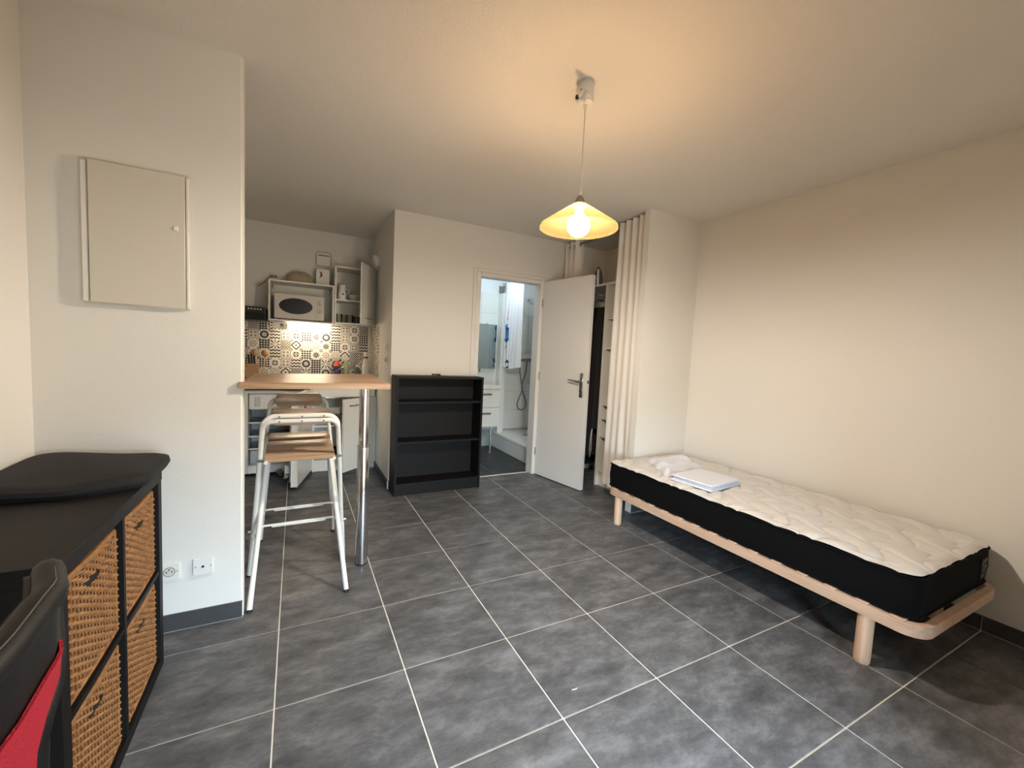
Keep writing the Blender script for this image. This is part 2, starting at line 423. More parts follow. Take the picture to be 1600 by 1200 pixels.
# ------------------------------------------------------------------ window behind the camera (lights the room)
w1 = bpy.data.objects.new('window_1', None); link(w1); w1['kind'] = 'structure'; WM[w1] = Matrix.Identity(4)
fr = MB()
fr.box(WX0, WX0+.06, YR-.09, YR-.03, 0, WZ1).box(WX1-.06, WX1, YR-.09, YR-.03, 0, WZ1).box(WX0, WX1, YR-.09, YR-.03, WZ1-.06, WZ1).box(WX0, WX1, YR-.09, YR-.03, 0, .05)
part('frame', fr, m_white, w1, smooth=False)
xm = (WX0+WX1)/2
for xa, xb in ((WX0+.06, xm), (xm, WX1-.06)):
    sb = MB().box(xa, xa+.05, YR-.08, YR-.04, .05, WZ1-.06).box(xb-.05, xb, YR-.08, YR-.04, .05, WZ1-.06).box(xa, xb, YR-.08, YR-.04, .05, .14).box(xa, xb, YR-.08, YR-.04, WZ1-.12, WZ1-.06)
    s1 = part('sash', sb, m_white, w1, smooth=False)
    part('pane', MB().box(xa+.05, xb-.05, YR-.064, YR-.058, .14, WZ1-.12), m_glass, s1, smooth=False)
sh = MB(); z = SHUT
while z < WZ1:
    sh.box(WX0+.005, WX1-.005, YR-.13, YR-.118, z, min(z+.048, WZ1), .004); z += .05
part('shutter', sh, m_plast, w1)

# ------------------------------------------------------------------ bathroom door
d1 = bpy.data.objects.new('door_1', None); link(d1); d1['kind'] = 'structure'; WM[d1] = Matrix.Identity(4)
jy0, jy1 = YD-.012, YD+TT+.012
part('jamb', MB().box(DX0, DX0+.045, jy0, jy1, 0, DZ, .004), m_doorp, d1)
part('jamb', MB().box(DX1-.045, DX1, jy0, jy1, 0, DZ, .004), m_doorp, d1)
part('head', MB().box(DX0+.045, DX1-.045, jy0, jy1, DZ-.04, DZ, .004), m_doorp, d1)
for xa in (DX0-.035, DX1): part('architrave', MB().box(xa, xa+.035, YD-.014, YD, 0, DZ+.035, .004), m_doorp, d1)
part('architrave', MB().box(DX0, DX1, YD-.014, YD, DZ, DZ+.035, .004), m_doorp, d1)
hp = Vector((2.318, 2.618, 0)); fp = Vector((2.444, 1.984, 0)); dd = (fp-hp).normalized(); dn = Vector((-dd.y, dd.x, 0))   # dn: +x side (away from the room)
if dn.x < 0: dn = -dn
LW = (fp-hp).length
leaf = part('leaf', MB().obox(hp+dd*(LW/2)+dn*.02+Vector((0, 0, .008+1.005)), dd*(LW/2), dn*.02, Vector((0, 0, 1.005)), .002), m_doorp, d1)
hc = hp+dd*(LW-.06)-dn*.004+Vector((0, 0, 1.0))
part('handle_plate', MB().obox(hc, dd*.02, dn*.004, Vector((0, 0, .115)), .003), m_steel, leaf)
lv = MB(); p0 = hc-dn*.004+Vector((0, 0, .035)); p1 = p0-dn*.05; p2 = p1-dd*.12+Vector((0, 0, .012))
lv.tube([p0, p1, p1-dd*.01, (p1+p2)/2+Vector((0, 0, .002)), p2], [.010, .010, .010, .009, .007], 10)
part('lever', lv, m_steel, leaf)
part('key_cylinder', MB().cyl(hc-dn*.003+Vector((0, 0, -.05)), hc-dn*.014+Vector((0, 0, -.05)), .011, 12), m_chrome, leaf)
part('latch', MB().obox(fp+dn*.02+Vector((0, 0, 1.035))+dd*.001, dd*.0015, dn*.009, Vector((0, 0, .014))), m_dark, leaf)
for zz in (.25, 1.05, 1.8): part('hinge', MB().cyl(hp-dd*.008-dn*.004+Vector((0, 0, zz-.04)), hp-dd*.008-dn*.004+Vector((0, 0, zz+.04)), .007, 10), m_steel, d1)

# ------------------------------------------------------------------ bed base
Z = Vector((0, 0, 1))
bx0, bx1, by0, by1 = 2.228, 3.066, -.500, 1.380
bb = thing('bed_base', 'pale beech slatted bed base on round legs under the mattress', 'bed', ((bx0+bx1)/2, (by0+by1)/2, 0))
def rrect(x0, x1, y0, y1, r, z, n=8):
    P = []
    for cx, cy, a in ((x1-r, y1-r, 0), (x0+r, y1-r, PI/2), (x0+r, y0+r, PI), (x1-r, y0+r, 1.5*PI)):
        P += arc((cx, cy, z), r, a, a+PI/2, n)
    return P
def ringbar(mb, x0, x1, y0, y1, r, z0, z1, th):
    A = rrect(x0, x1, y0, y1, r, z0); B = rrect(x0+th, x1-th, y0+th, y1-th, r-th*.9, z0); n = len(A)
    V = [[mb.bm.verts.new(p+q) for p in P] for P, q in ((A, Vector()), (A, Z*(z1-z0)), (B, Z*(z1-z0)), (B, Vector()))]
    for k in range(4):
        for i in range(n):
            mb.bm.faces.new((V[k][i], V[k][(i+1) % n], V[(k+1) % 4][(i+1) % n], V[(k+1) % 4][i]))
    return mb
part('frame', ringbar(MB(), bx0, bx1, by0, by1, .085, .218, .268, .028), m_beech, bb)
for k in range(15):
    y = by0+.09+k*(by1-by0-.18)/14
    sl = MB().obox(((bx0+bx1)/2, y, .2715), Vector(((bx1-bx0)/2-.003, 0, 0)), Vector((0, .024, 0)), Z*.0032, .002)
    part('slat', sl, m_beech, bb)
for lx, ly in ((2.262, 1.262), (2.262, -.303), (3.02, 1.262), (3.02, -.303)):
    part('leg', MB().lathe([(0, 0), (.027, 0), (.029, .004), (.030, .02), (.030, .215), (.030, .218), (0, .218)], (lx, ly, 0), 20), m_beechv, bb)

# mattress
mx0, mx1, my0, my1, mz0, mz1 = 2.244, 3.064, -.462, 1.392, .2752, .450
mt = thing('mattress', 'thin single mattress with cream quilted top and black sides', 'mattress', ((mx0+mx1)/2, (my0+my1)/2, mz0))
def side_ring(mb, prof, r):
    n = None; V = []
    for ins, z in prof:
        P = rrect(mx0+ins, mx1-ins, my0+ins, my1-ins, r-ins*.5, z, 6)
        V.append([mb.bm.verts.new(p) for p in P])
    n = len(V[0])
    for a, b in zip(V, V[1:]):
        for i in range(n): mb.bm.faces.new((a[i], a[(i+1) % n], b[(i+1) % n], b[i]))
    mb.bm.faces.new(V[0]); mb.bm.faces.new(V[-1])
    return mb
RC = .06
part('border', side_ring(MB(), [(.012, mz0), (.003, mz0+.006), (.0, mz0+.03), (-.004, (mz0+mz1)/2), (.0, mz1-.03), (.003, mz1-.008), (.010, mz1-.004)], RC), m_bord, mt)
def qz(x, y):
    a = .155
    u, v = (x-mx0)/a, (y-my0)/(a*1.25)
    g1 = v+.30*math.sin(2*PI*u*.5+.6*math.sin(2*PI*v*.5)); g2 = u+.5*math.floor(g1)+.22*math.sin(2*PI*(g1-math.floor(g1)))
    d1_ = min(g1-math.floor(g1), math.ceil(g1+1e-9)-g1); d2_ = min(g2-math.floor(g2), math.ceil(g2+1e-9)-g2)
    h1 = min(1, d1_/.42); h2 = min(1, d2_/.42)
    return .019*(h1*(2-h1))**.5*(h2*(2-h2))**.55
def inside(x, y):
    ix = min(x-mx0, mx1-x); iy = min(y-my0, my1-y); r = RC
    if ix < r and iy < r: return r-math.hypot(r-ix, r-iy)
    return min(ix, iy)
tp = MB(); NX, NY = 110, 250
def topf(u, v):
    # square-to-rounded mapping by clamping into the rounded outline
    x = mx0+.004+u*(mx1-mx0-.008); y = my0+.004+v*(my1-my0-.008); r = RC
    cx = min(max(x, mx0+r), mx1-r); cy = min(max(y, my0+r), my1-r)
    dx, dy = x-cx, y-cy; L = math.hypot(dx, dy); lim = r-.004
    if dx and dy and L > 0:
        k = max(abs(dx), abs(dy))/L
        x, y = cx+dx*k, cy+dy*k
    e = max(0, min(1, inside(x, y)/.045)); e = math.sqrt(max(0, 1-(1-e)**2))
    return (x, y, mz1-.004+e*(.010+qz(x, y)))
tp.grid(topf, NX, NY)
part('quilted_top', tp, m_matt, mt)
pp = MB(); pp.tube(rrect(mx0+.001, mx1-.001, my0+.001, my1-.001, RC, mz1-.004, 8), .0055, 8, True); pp.tube(rrect(mx0+.001, mx1-.001, my0+.001, my1-.001, RC, mz0+.006, 8), .005, 8, True)
part('piping', pp, m_bord, mt)
m_lab = mat('label_cloth', (40, 42, 50), .8)
m_labt = mat('label_print', (128, 126, 120), .8)
lb = part('label', MB().box(2.905, 2.985, my0-.0065, my0-.004, .315, .415), m_lab, mt, 'small worn dark blue label at the foot end')
lp = MB()
for x, z, w, h in ((2.915, .398, .03, .008), (2.950, .404, .02, .008), (2.918, .382, .018, .006), (2.945, .372, .026, .006), (2.93, .358, .02, .005), (2.925, .33, .016, .008)):
    lp.obox((x+w/2, my0-.007, z), Vector((w/2, 0, .003)), Vector((0, .0006, 0)), Z*(h/2))
part('print', lp, m_labt, lb)

# linen on the mattress
def cloth_pad(poly, z0, h, seed, n=26, wr=.004):
    """soft pad over a quad footprint, puffy and creased, thin at the rim"""
    P = [Vector((*p, 0)) for p in poly]; rnd = random.Random(seed)
    ph = [(rnd.uniform(0, 6), rnd.uniform(8, 22), rnd.uniform(0, PI)) for _ in range(6)]
    mb = MB()
    def pt(u, v): return P[0]*(1-u)*(1-v)+P[1]*u*(1-v)+P[2]*u*v+P[3]*(1-u)*v
    def top(u, v):
        p = pt(u, v); e = min(u, 1-u, v, 1-v)*7; e = min(1, e); e = math.sqrt(max(0, 1-(1-e)**2))
        w = sum(math.sin(a+f_*(p.x*math.cos(t_)+p.y*math.sin(t_))*2.2) for a, f_, t_ in ph)*wr*.4
        return (p.x+.006*math.sin(v*17+seed), p.y+.006*math.sin(u*15+seed), z0+e*(h+w)+.001)
    def bot(u, v):
        p = Vector(top(u, v)); return (p.x, p.y, z0)
    A = mb.grid(top, n, n); B = mb.grid(bot, n, n)
    for i in range(n):
        mb.bm.faces.new((A[i][0], A[i+1][0], B[i+1][0], B[i][0])); mb.bm.faces.new((A[i+1][n], A[i][n], B[i][n], B[i+1][n]))
        mb.bm.faces.new((A[0][i+1], A[0][i], B[0][i], B[0][i+1])); mb.bm.faces.new((A[n][i], A[n][i+1], B[n][i+1], B[n][i]))
    return mb
ZT = mz1+.024
single('pillowcase', cloth_pad(((2.33, .885), (2.74, .915), (2.93, 1.25), (2.54, 1.28)), ZT-.001, .028, 3, 30, .009), m_fabw, 'crumpled white pillowcase lying near the head of the mattress', 'pillowcase')
tw = thing('folded_towel', 'folded white sheet in neat layers, in front of the crumpled pillowcase', 'linen', (2.485, .70, ZT))
ca, sa = math.cos(-.12), math.sin(-.12)
for k, (w, d, o_) in enumerate(((.175, .145, 0.0), (.168, .14, .004), (.17, .142, -.003))):
    z0 = .014*k-.002
    mbk = MB()
    c0 = Vector((o_, 0, z0+.007)); ax = Vector((ca*w, -sa*w, 0)); ay = Vector((sa*d, ca*d, 0))
    mbk.obox(c0, ax, ay, Z*.0068, .0055, 3)
    part('layer', mbk, m_fabw, tw, local=True)

# ------------------------------------------------------------------ pendant lamp
LX, LY = 1.166, .455
lm = thing('pendant_lamp', 'lit cream cone pendant lamp hanging from the ceiling on a cord', 'lamp', (LX, LY, 1.80))
cx_, cy_ = LX-.006, LY
part('ceiling_cup', MB().lathe([(0, 2.4515), (.030, 2.4515), (.031, 2.445), (.036, 2.375), (.034, 2.366), (.010, 2.362), (0, 2.362)], (LX, LY, 0), 24), m_plast, lm)
tpw = MB()
for k, (a0, zz, l) in enumerate(((2.6, 2.425, 1.7), (3.2, 2.405, 1.4), (2.2, 2.385, 1.9))):
    tpw.tube([Vector((LX+.039*math.cos(a0+l*q/8), LY+.039*math.sin(a0+l*q/8), zz-.03*q/8)) for q in range(9)], .006, 6)
tpw.tube([(LX-.036, LY-.02, 2.40), (LX-.055, LY-.03, 2.375), (LX-.072, LY-.035, 2.352)], [.012, .011, .009], 8)
part('tape_wrap', tpw, m_plast, lm)
part('spare_wire', MB().tube([(LX-.036, LY-.02, 2.408), (LX-.048, LY-.032, 2.395), (LX-.062, LY-.034, 2.378), (LX-.070, LY-.036, 2.362)], .0025, 6), m_blk, lm)
part('wire_connector', MB().box(LX-.078, LX-.064, LY-.043, LY-.030, 2.345, 2.362, .003), m_blk, lm)
part('cord', MB().tube([(LX, LY, 2.365), (LX, LY, 2.36), (LX-.001, LY, 2.2), (LX, LY, 1.985)], .0028, 8), m_cream, lm)
part('cord_grip', MB().lathe([(0, 2.368), (.007, 2.366), (.007, 2.345), (.004, 2.342)], (LX, LY, 0), 12), m_plast, lm)
part('cord_grip', MB().lathe([(0, 1.995), (.0065, 1.994), (.0065, 1.978), (0, 1.978)], (LX, LY, 0), 12), m_plast, lm)
part('holder_cone', MB().lathe([(0, 1.978), (.010, 1.976), (.030, 1.938), (.030, 1.93), (0, 1.93)], (LX, LY, 0), 24), mat('lamp_holder', (140, 126, 112), .5), lm)
m_shade = bpy.data.materials.new('glow_toned_shade'); m_shade.use_nodes = True       # cream shade, yellow glow put into its darkened colours; lets a little bulb through
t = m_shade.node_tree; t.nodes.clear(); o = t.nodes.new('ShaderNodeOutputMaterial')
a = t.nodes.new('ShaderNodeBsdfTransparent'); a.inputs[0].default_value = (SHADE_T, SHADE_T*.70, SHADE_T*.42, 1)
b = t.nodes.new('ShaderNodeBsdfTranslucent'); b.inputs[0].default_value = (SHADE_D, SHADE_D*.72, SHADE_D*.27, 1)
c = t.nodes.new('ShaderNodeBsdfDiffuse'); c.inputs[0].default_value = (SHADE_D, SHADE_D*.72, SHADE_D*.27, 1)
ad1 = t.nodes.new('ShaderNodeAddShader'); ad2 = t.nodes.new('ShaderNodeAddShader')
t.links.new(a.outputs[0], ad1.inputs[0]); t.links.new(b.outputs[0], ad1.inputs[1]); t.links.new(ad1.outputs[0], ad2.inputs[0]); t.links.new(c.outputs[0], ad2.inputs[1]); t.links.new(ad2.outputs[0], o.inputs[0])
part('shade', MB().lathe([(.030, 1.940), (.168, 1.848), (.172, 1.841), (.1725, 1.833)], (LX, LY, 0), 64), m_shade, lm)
part('bulb', MB().lathe([(0, 1.798)]+[(.049*math.sin(q*PI/16), 1.847-.049*math.cos(q*PI/16)) for q in range(1, 14)]+[(.016, 1.905), (.014, 1.928), (0, 1.928)], (LX, LY, 0), 32), emit('glowing_bulb', (255, 240, 220), BULB), lm)

# ------------------------------------------------------------------ breakfast bar and pole
bar = thing('breakfast_bar', 'oak bar top jutting from the partition on a chrome pole', 'table', (.405, 1.366, 0))
zt, zb = 1.085, 1.056
part('bar_top', MB().prism([(-.149, 1.128, zb), (-.149, 1.66, zb), (.50, 1.79, zb), (.482, 1.043, zb), (-.165, 1.052, zb), (-.165, 1.066, zb), (-.149, 1.066, zb)], (0, 0, zt-zb)), m_oak, bar, smooth=False)
part('edge_band', MB().obox((.1585, 1.0465, (zt+zb)/2), Vector((.3235, -.0045, 0)), Vector((0, .0015, 0)), Z*((zt-zb)/2)), m_oak, bar, smooth=False)
part('upper_pole', MB().cyl((.405, 1.366, .69), (.405, 1.366, zb), .0285, 28), m_chrome, bar)
part('lower_pole', MB().lathe([(0, .006), (.034, .006), (.034, .696), (.033, .70), (.0285, .70)], (.405, 1.366, 0), 28), m_chrome, bar)
part('collar', MB().lathe([(.0285, .694), (.0355, .694), (.0355, .701), (.0285, .701)], (.405, 1.366, 0), 28), m_chrome, bar)
part('foot', MB().lathe([(0, 0), (.033, 0), (.035, .003), (.035, .008), (0, .008)], (.405, 1.366, 0), 28), m_rub, bar)
part('flange', MB().lathe([(.03, zb-.006), (.045, zb-.005), (.045, zb), (.03, zb)], (.405, 1.366, 0), 28), m_chrome, bar)

# ------------------------------------------------------------------ folding bar stools (local frame: centre, sitter looks to +Y)
def make_stool(label, loc, rz):
    s = thing('bar_stool', label, 'stool', loc, rz, 'folding bar stools at the breakfast bar')
    yb, yf = -.385, -.04                                   # outer frame: top at the back, feet in front
    def outer(z): q = z/.93; return yf+(yb-yf)*q
    hw0, hw1 = .235, .158
    def hw(z): return hw0+(hw1-hw0)*z/.93
    tubes = MB()
    P = []
    for z in (.012, .25, .5, .75, .855): P.append((-hw(z), outer(z), z))
    r = .055; zc = .865
    for k in range(1, 7):
        a = PI-PI/2*k/6; P.append((-hw(zc)+r+r*math.cos(a), outer(zc), zc+r*math.sin(a)))
    Q = [(-x, y, z) for x, y, z in reversed(P)]
    tubes.tube(P+Q, .0115, 10)
    part('outer_frame', tubes, m_frame, s, local=True)
    P2 = [(-hw(.80), outer(.80), .80), (-hw(.835), outer(.835), .835)]
    r = .045; zc2 = .851
    for k in range(1, 7):
        a = PI-PI/2*k/6; P2.append((-hw(zc2)+r+r*math.cos(a), outer(zc2+r*math.sin(a)), zc2+r*math.sin(a)))
    part('back_rail', MB().tube(P2+[(-x, y, z) for x, y, z in reversed(P2)], .0115, 10), m_frame, s, local=True)
    for sx in (-1, 1):                                      # thicker lower sleeves
        part('leg_sleeve', MB().cyl((sx*hw(.015), outer(.015), .015), (sx*hw(.27), outer(.27), .27), .0140, 12), m_frame, s, local=True)
        part('foot', MB().cyl((sx*hw(.0), outer(.0), 0), (sx*hw(.016), outer(.016), .016), .0142, 12), m_rub, s, local=True)
        iy0, iy1 = -.395, -.04
        x0, x1 = .212, .150
        part('inner_leg', MB().tube([(sx*x0, iy0, .012), (sx*(x0+x1)/2, (iy0+iy1)/2, .35), (sx*x1, iy1, .69)], .0125, 12), m_frame, s, local=True)
        part('foot', MB().cyl((sx*x0, iy0, 0), (sx*x0, iy0+.007, .016), .0132, 12), m_rub, s, local=True)
        part('pivot', MB().cyl((sx*.158, -.325, .70), (sx*.185, -.325, .70), .006, 8), m_steel, s, local=True)
        part('hinge_peg', MB().cyl((sx*(hw(.29)), outer(.29), .29), (sx*(hw(.29)+.024), outer(.29), .29), .005, 8), m_frame, s, local=True)
    part('seat_frame', MB().tube([(-.150, -.34, .693), (-.150, -.03, .715), (.150, -.03, .715), (.150, -.34, .693)], .009, 8), m_frame, s, local=True)
    def seatf(u, v):
        x = -.155+.31*u; y = -.335+.325*v
        z = .712+.022*min(1, v*1.6)-.0*v
        if v < .22: z -= .010*(1-v/.22)**2
        if v > .88: z -= .012*((v-.88)/.12)**2
        return (x, y, z)
    st = MB(); st.shell(seatf, 6, 18, -.012)
    part('seat', st, m_seat, s, local=True)
    def padf(u, v):
        x = -.132+.264*u; z = .872+.080*v
        y = outer(.90)+.016+.018*(1-(2*u-1)**2)*0+.020*((2*u-1)**2)+.006*math.sin(PI*v)
        r = .03; ax = abs(x); 
        ex = .132-r
        if ax > ex:
            q = (ax-ex)/r; lim = .040*max(0, 1-.93*q**2.6)**.42; zc_ = .912; z = zc_+max(-lim, min(lim, z-zc_))
        return (x, y, z)
    pd = MB(); pd.shell(padf, 28, 12, .014, (0, 1, 0))
    part('backrest_pad', pd, m_seat, s, local=True)
    for x in (-.095, 0.0, .095):
        for z in (.896, .920): part('screw', MB().cyl((x, outer(z)-.0105, z), (x, outer(z)-.0135, z), .0046, 8), m_grey, s, local=True)
    zf = .30; yy = outer(zf)+.012
    part('footrest', MB().tube([(-hw(zf)+.012, yy-.02, zf-.035), (-hw(zf)+.02, yy+.005, zf-.01), (-hw(zf)+.045, yy+.02, zf), (hw(zf)-.045, yy+.02, zf), (hw(zf)-.02, yy+.005, zf-.01), (hw(zf)-.012, yy-.02, zf-.035)], .006, 8), m_frame, s, local=True)
    part('footrest_grip', MB().box(-.13, .13, yy+.010, yy+.030, zf-.011, zf-.004, .002), m_frame, s, local=True)
    return s
make_stool('near white folding stool seen from behind, screws in its back rail', (.0775, 1.487, 0), math.radians(1))
make_stool('far white folding stool facing the room, backrest under the bar top', (.083, 1.487, 0), math.radians(181))

# ------------------------------------------------------------------ low bookcase
bk = thing('bookcase', 'low black-brown bookcase with three empty compartments beside the doorway', 'bookcase', (1.20, 2.53, 0))
kx0, kx1, ky0, ky1, kh = .805, 1.597, 2.412, 2.618, 1.035
part('side_panel', MB().box(kx0, kx0+.02, ky0, ky1, 0, kh, .0012), m_black, bk)
part('side_panel', MB().box(kx1-.02, kx1, ky0, ky1, 0, kh, .0012), m_black, bk)
part('top_panel', MB().box(kx0+.02, kx1-.02, ky0, ky1, kh-.022, kh-.001, .0012), m_black, bk)
part('back_panel', MB().box(kx0+.02, kx1-.02, ky1-.005, ky1-.001, .07, kh-.022), m_black, bk)
for zs in (.795, .448): part('shelf', MB().box(kx0+.021, kx1-.021, ky0+.006, ky1-.006, zs, zs+.02, .0012), m_black, bk)
part('bottom_shelf', MB().box(kx0+.02, kx1-.02, ky0+.004, ky1-.006, .085, .105, .0012), m_black, bk)
part('plinth', MB().box(kx0+.02, kx1-.02, ky0+.006, ky0+.02, 0, .085), m_black, bk)
mbx = thing('matchbox', 'tiny brown and black box on top of the bookcase', 'box', (1.19, 2.57, kh))
part('sleeve', MB().box(1.155, 1.19, 2.55, 2.585, kh, kh+.016, .001), mat('brown_card', (120, 92, 74), .7), mbx)
part('tray', MB().box(1.1901, 1.228, 2.552, 2.583, kh+.0005, kh+.015, .001), m_blk, mbx)

# ------------------------------------------------------------------ electrical panel and sockets on the partition
ep = thing('electrical_panel', 'flat beige electrical panel door on the partition wall', 'panel', (-.497, 1.069, 1.383))
part('surround', MB().box(-.658, -.334, 1.050, 1.069, 1.383, 1.915, .002), m_cream, ep)
part('panel_door', MB().box(-.636, -.346, 1.041, 1.0495, 1.386, 1.911, .002), m_cream, ep)
part('hinge_strip', MB().box(-.657, -.640, 1.044, 1.050, 1.388, 1.905, .002), m_plast, ep)
part('latch', MB().box(-.383, -.367, 1.036, 1.041, 1.692, 1.71, .002), m_plast, ep)
part('edge_strip', MB().box(-.343, -.335, 1.042, 1.05, 1.388, 1.905, .001), m_plast, ep)
def socket(cx, cz, label, kind):
    s = thing('wall_socket', label, 'socket', (cx, 1.069, cz))
    part('plate', MB().box(cx-.0375, cx+.0375, 1.0605, 1.069, cz-.0375, cz+.0375, .003, 2), m_plast, s)
    if kind == 'power':
        part('recess', MB().tube([(cx, 1.0602, cz), (cx, 1.0592, cz)], .021, 24), m_grey, s)
        part('recess_face', MB().tube([(cx, 1.0591, cz), (cx, 1.0589, cz)], .0185, 24), m_cream, s)
        pn = MB()
        for a in (-.0095, .0095): pn.cyl((cx+a, 1.0588, cz), (cx+a, 1.0580, cz), .0028, 8)
        pn.cyl((cx, 1.0588, cz+.011), (cx, 1.055, cz+.011), .0025, 8)
        part('contacts', pn, m_blk, s)
    else:
        part('aerial_port', MB().tube([(cx, 1.0605, cz), (cx, 1.0575, cz)], .0048, 12), m_blk, s)
    for a in (-.027, .027): part('screw', MB().cyl((cx+a, 1.0604, cz), (cx+a, 1.0596, cz), .0026, 8), m_grey, s)
socket(-.415, .27, 'white power socket half hidden by the basket shelf', 'power')
socket(-.298, .272, 'white aerial socket with one small hole near the partition corner', 'tv')

# ------------------------------------------------------------------ cube shelf with baskets
ux0, ux1, uy0, uy1, uh = -.785, -.392, .092, .862, .770
un = thing('cube_shelf', 'black-brown cube shelf holding four wicker baskets', 'shelf', ((ux0+ux1)/2, (uy0+uy1)/2, 0))
part('top_panel', MB().box(ux0, ux1+.002, uy0, uy1, uh-.04, uh, .001), m_black, un)
part('bottom_panel', MB().box(ux0, ux1, uy0, uy1, 0, .038, .001), m_black, un)
part('side_panel', MB().box(ux0, ux1, uy0, uy0+.038, .038, uh-.04, .001), m_black, un)
part('side_panel', MB().box(ux0, ux1, uy1-.038, uy1, .038, uh-.04, .001), m_black, un)
ymid = (uy0+uy1)/2; zmid = (.038+uh-.04)/2
part('divider', MB().box(ux0, ux1-.001, ymid-.008, ymid+.008, .038, uh-.04), m_black, un)
part('divider_shelf', MB().box(ux0, ux1-.002, uy0+.038, ymid-.008, zmid-.008, zmid+.008), m_black, un)
part('divider_shelf', MB().box(ux0, ux1-.002, ymid+.008, uy1-.038, zmid-.008, zmid+.008), m_black, un)
m_wick = mat('wicker', (142, 98, 56), .6, var=.40, vscale=45)
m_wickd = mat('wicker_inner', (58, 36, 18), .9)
def make_basket(label, loc):
    b = thing('wicker_basket', label, 'basket', loc, 0, 'wicker baskets in the cube shelf')
    w, h, d = .318, .312, .34                              # y, z, x
    hz = .245; hwid = .04
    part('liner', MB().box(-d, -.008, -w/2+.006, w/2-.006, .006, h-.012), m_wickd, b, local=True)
    st = MB(); NS = 17
    for k in range(NS):
        y = -w/2+.006+k*(w-.012)/(NS-1)
        if abs(y) < hwid:
            st.tube([(-.004, y, .006), (-.004, y, hz-.013)], .0029, 5); st.tube([(-.004, y, hz+.013), (-.004, y, h-.01)], .0029, 5)
        else: st.tube([(-.004, y, .006), (-.004, y, h-.01)], .0029, 5)
    part('stakes', st, m_wick, b, kind='stuff', local=True)
    wv = MB(); R_ = 27
    for q in range(R_):
        z = .014+q*(h-.034)/(R_-1); sgn = 1 if q % 2 else -1
        pts = []
        for k in range(4*(NS-1)+1):
            y = -w/2+.006+k*(w-.012)/(4*(NS-1))
            pts.append(Vector((-.004+sgn*.0056*math.cos(PI*k/4), y, z)))
        if abs(z-hz) < .013:
            a = [p for p in pts if p.y < -hwid+.004]; c = [p for p in pts if p.y > hwid-.004]
            for s_p in (a, c): wv.tube(s_p, .0038, 5)
        else: wv.tube(pts, .0038, 5)
    part('weave', wv, m_wick, b, kind='stuff', local=True)
    part('rim', MB().tube([(-d+.01, -w/2+.006, h-.008), (-.006, -w/2+.006, h-.008), (-.004, 0, h-.008), (-.006, w/2-.006, h-.008), (-d+.01, w/2-.006, h-.008)], .0095, 8), m_wick, b, local=True)
    part('base_band', MB().tube([(-.006, -w/2+.004, .010), (-.004, 0, .010), (-.006, w/2-.004, .010)], .0085, 8), m_wick, b, local=True)
    part('handle_hole', MB().box(-.008, -.0045, -hwid, hwid, hz-.012, hz+.012, .001), m_dark, b, local=True)
    for sy in (-1, 1): part('corner_post', MB().cyl((-.006, sy*(w/2-.003), .004), (-.006, sy*(w/2-.003), h-.006), .006, 8), m_wick, b, local=True)
    return b
bs = make_basket('wicker basket in the top compartment beside the partition', (ux1-.012, (ymid+.008+uy1-.038)/2, zmid+.008))
dup(bs, (ux1-.012, (uy0+.038+ymid-.008)/2, zmid+.008), 0, 'wicker basket in the top compartment beside the office chair')
dup(bs, (ux1-.012, (ymid+.008+uy1-.038)/2, .038), 0, 'wicker basket in the bottom compartment beside the partition')
dup(bs, (ux1-.012, (uy0+.038+ymid-.008)/2, .038), 0, 'wicker basket in the bottom compartment beside the office chair')

# soft black bag on the shelf
bgt = thing('fabric_bag', 'flat black fabric bag with a zip pull on the cube shelf', 'bag', (-.6, .80, uh))
def bagf(u, v):
    a = 2*PI*u; n_ = 5.0
    cx0, cy0, hx, hy = -.588, .795, .215, .235
    ca_, sa_ = math.cos(a), math.sin(a); k = (abs(ca_)**n_+abs(sa_)**n_)**(-1/n_)
    e = math.sin(PI*min(v, 1)/2) if v < 1 else 1
    prof = [(0, 0), (.965, .001), (1.0, .018), (.985, .034), (.90, .045), (.6, .052), (.3, .056), (0, .057)]
    q = v*(len(prof)-1); i = min(int(q), len(prof)-2); fq = q-i
    rr_ = prof[i][0]*(1-fq)+prof[i+1][0]*fq; zz = prof[i][1]*(1-fq)+prof[i+1][1]*fq
    x = cx0+hx*k*ca_*rr_; y = cy0+hy*k*sa_*rr_+.05*(cx0-x)*1.6
    if x > -.55 and y < .66: y += (.66-y)*.5*min(1, (x+.55)/.12)
    zz *= 1+.12*math.sin(9*x+3)+.10*math.sin(11*y+13*x)
    return (x, y, uh+max(zz, 0))
bm_ = MB(); bm_.grid(bagf, 64, 21, True)
part('bag_body', bm_, m_bag, bgt)
part('zip_pull', MB().lathe([(0, 0), (.004, .003), (.006, .012), (.004, .024), (.0015, .03), (0, .031)], (-.44, .628, uh+.001), 10), m_chrome, bgt)
part('zip_slider', MB().box(-.446, -.434, .624, .634, uh+.029, uh+.042, .002), m_steel, bgt)
part('zip_tape', MB().tube([(-.80, .655, uh+.026), (-.70, .600, uh+.03), (-.58, .575, uh+.03), (-.44, .63, uh+.036), (-.40, .70, uh+.03)], .004, 6), m_rub, bgt)

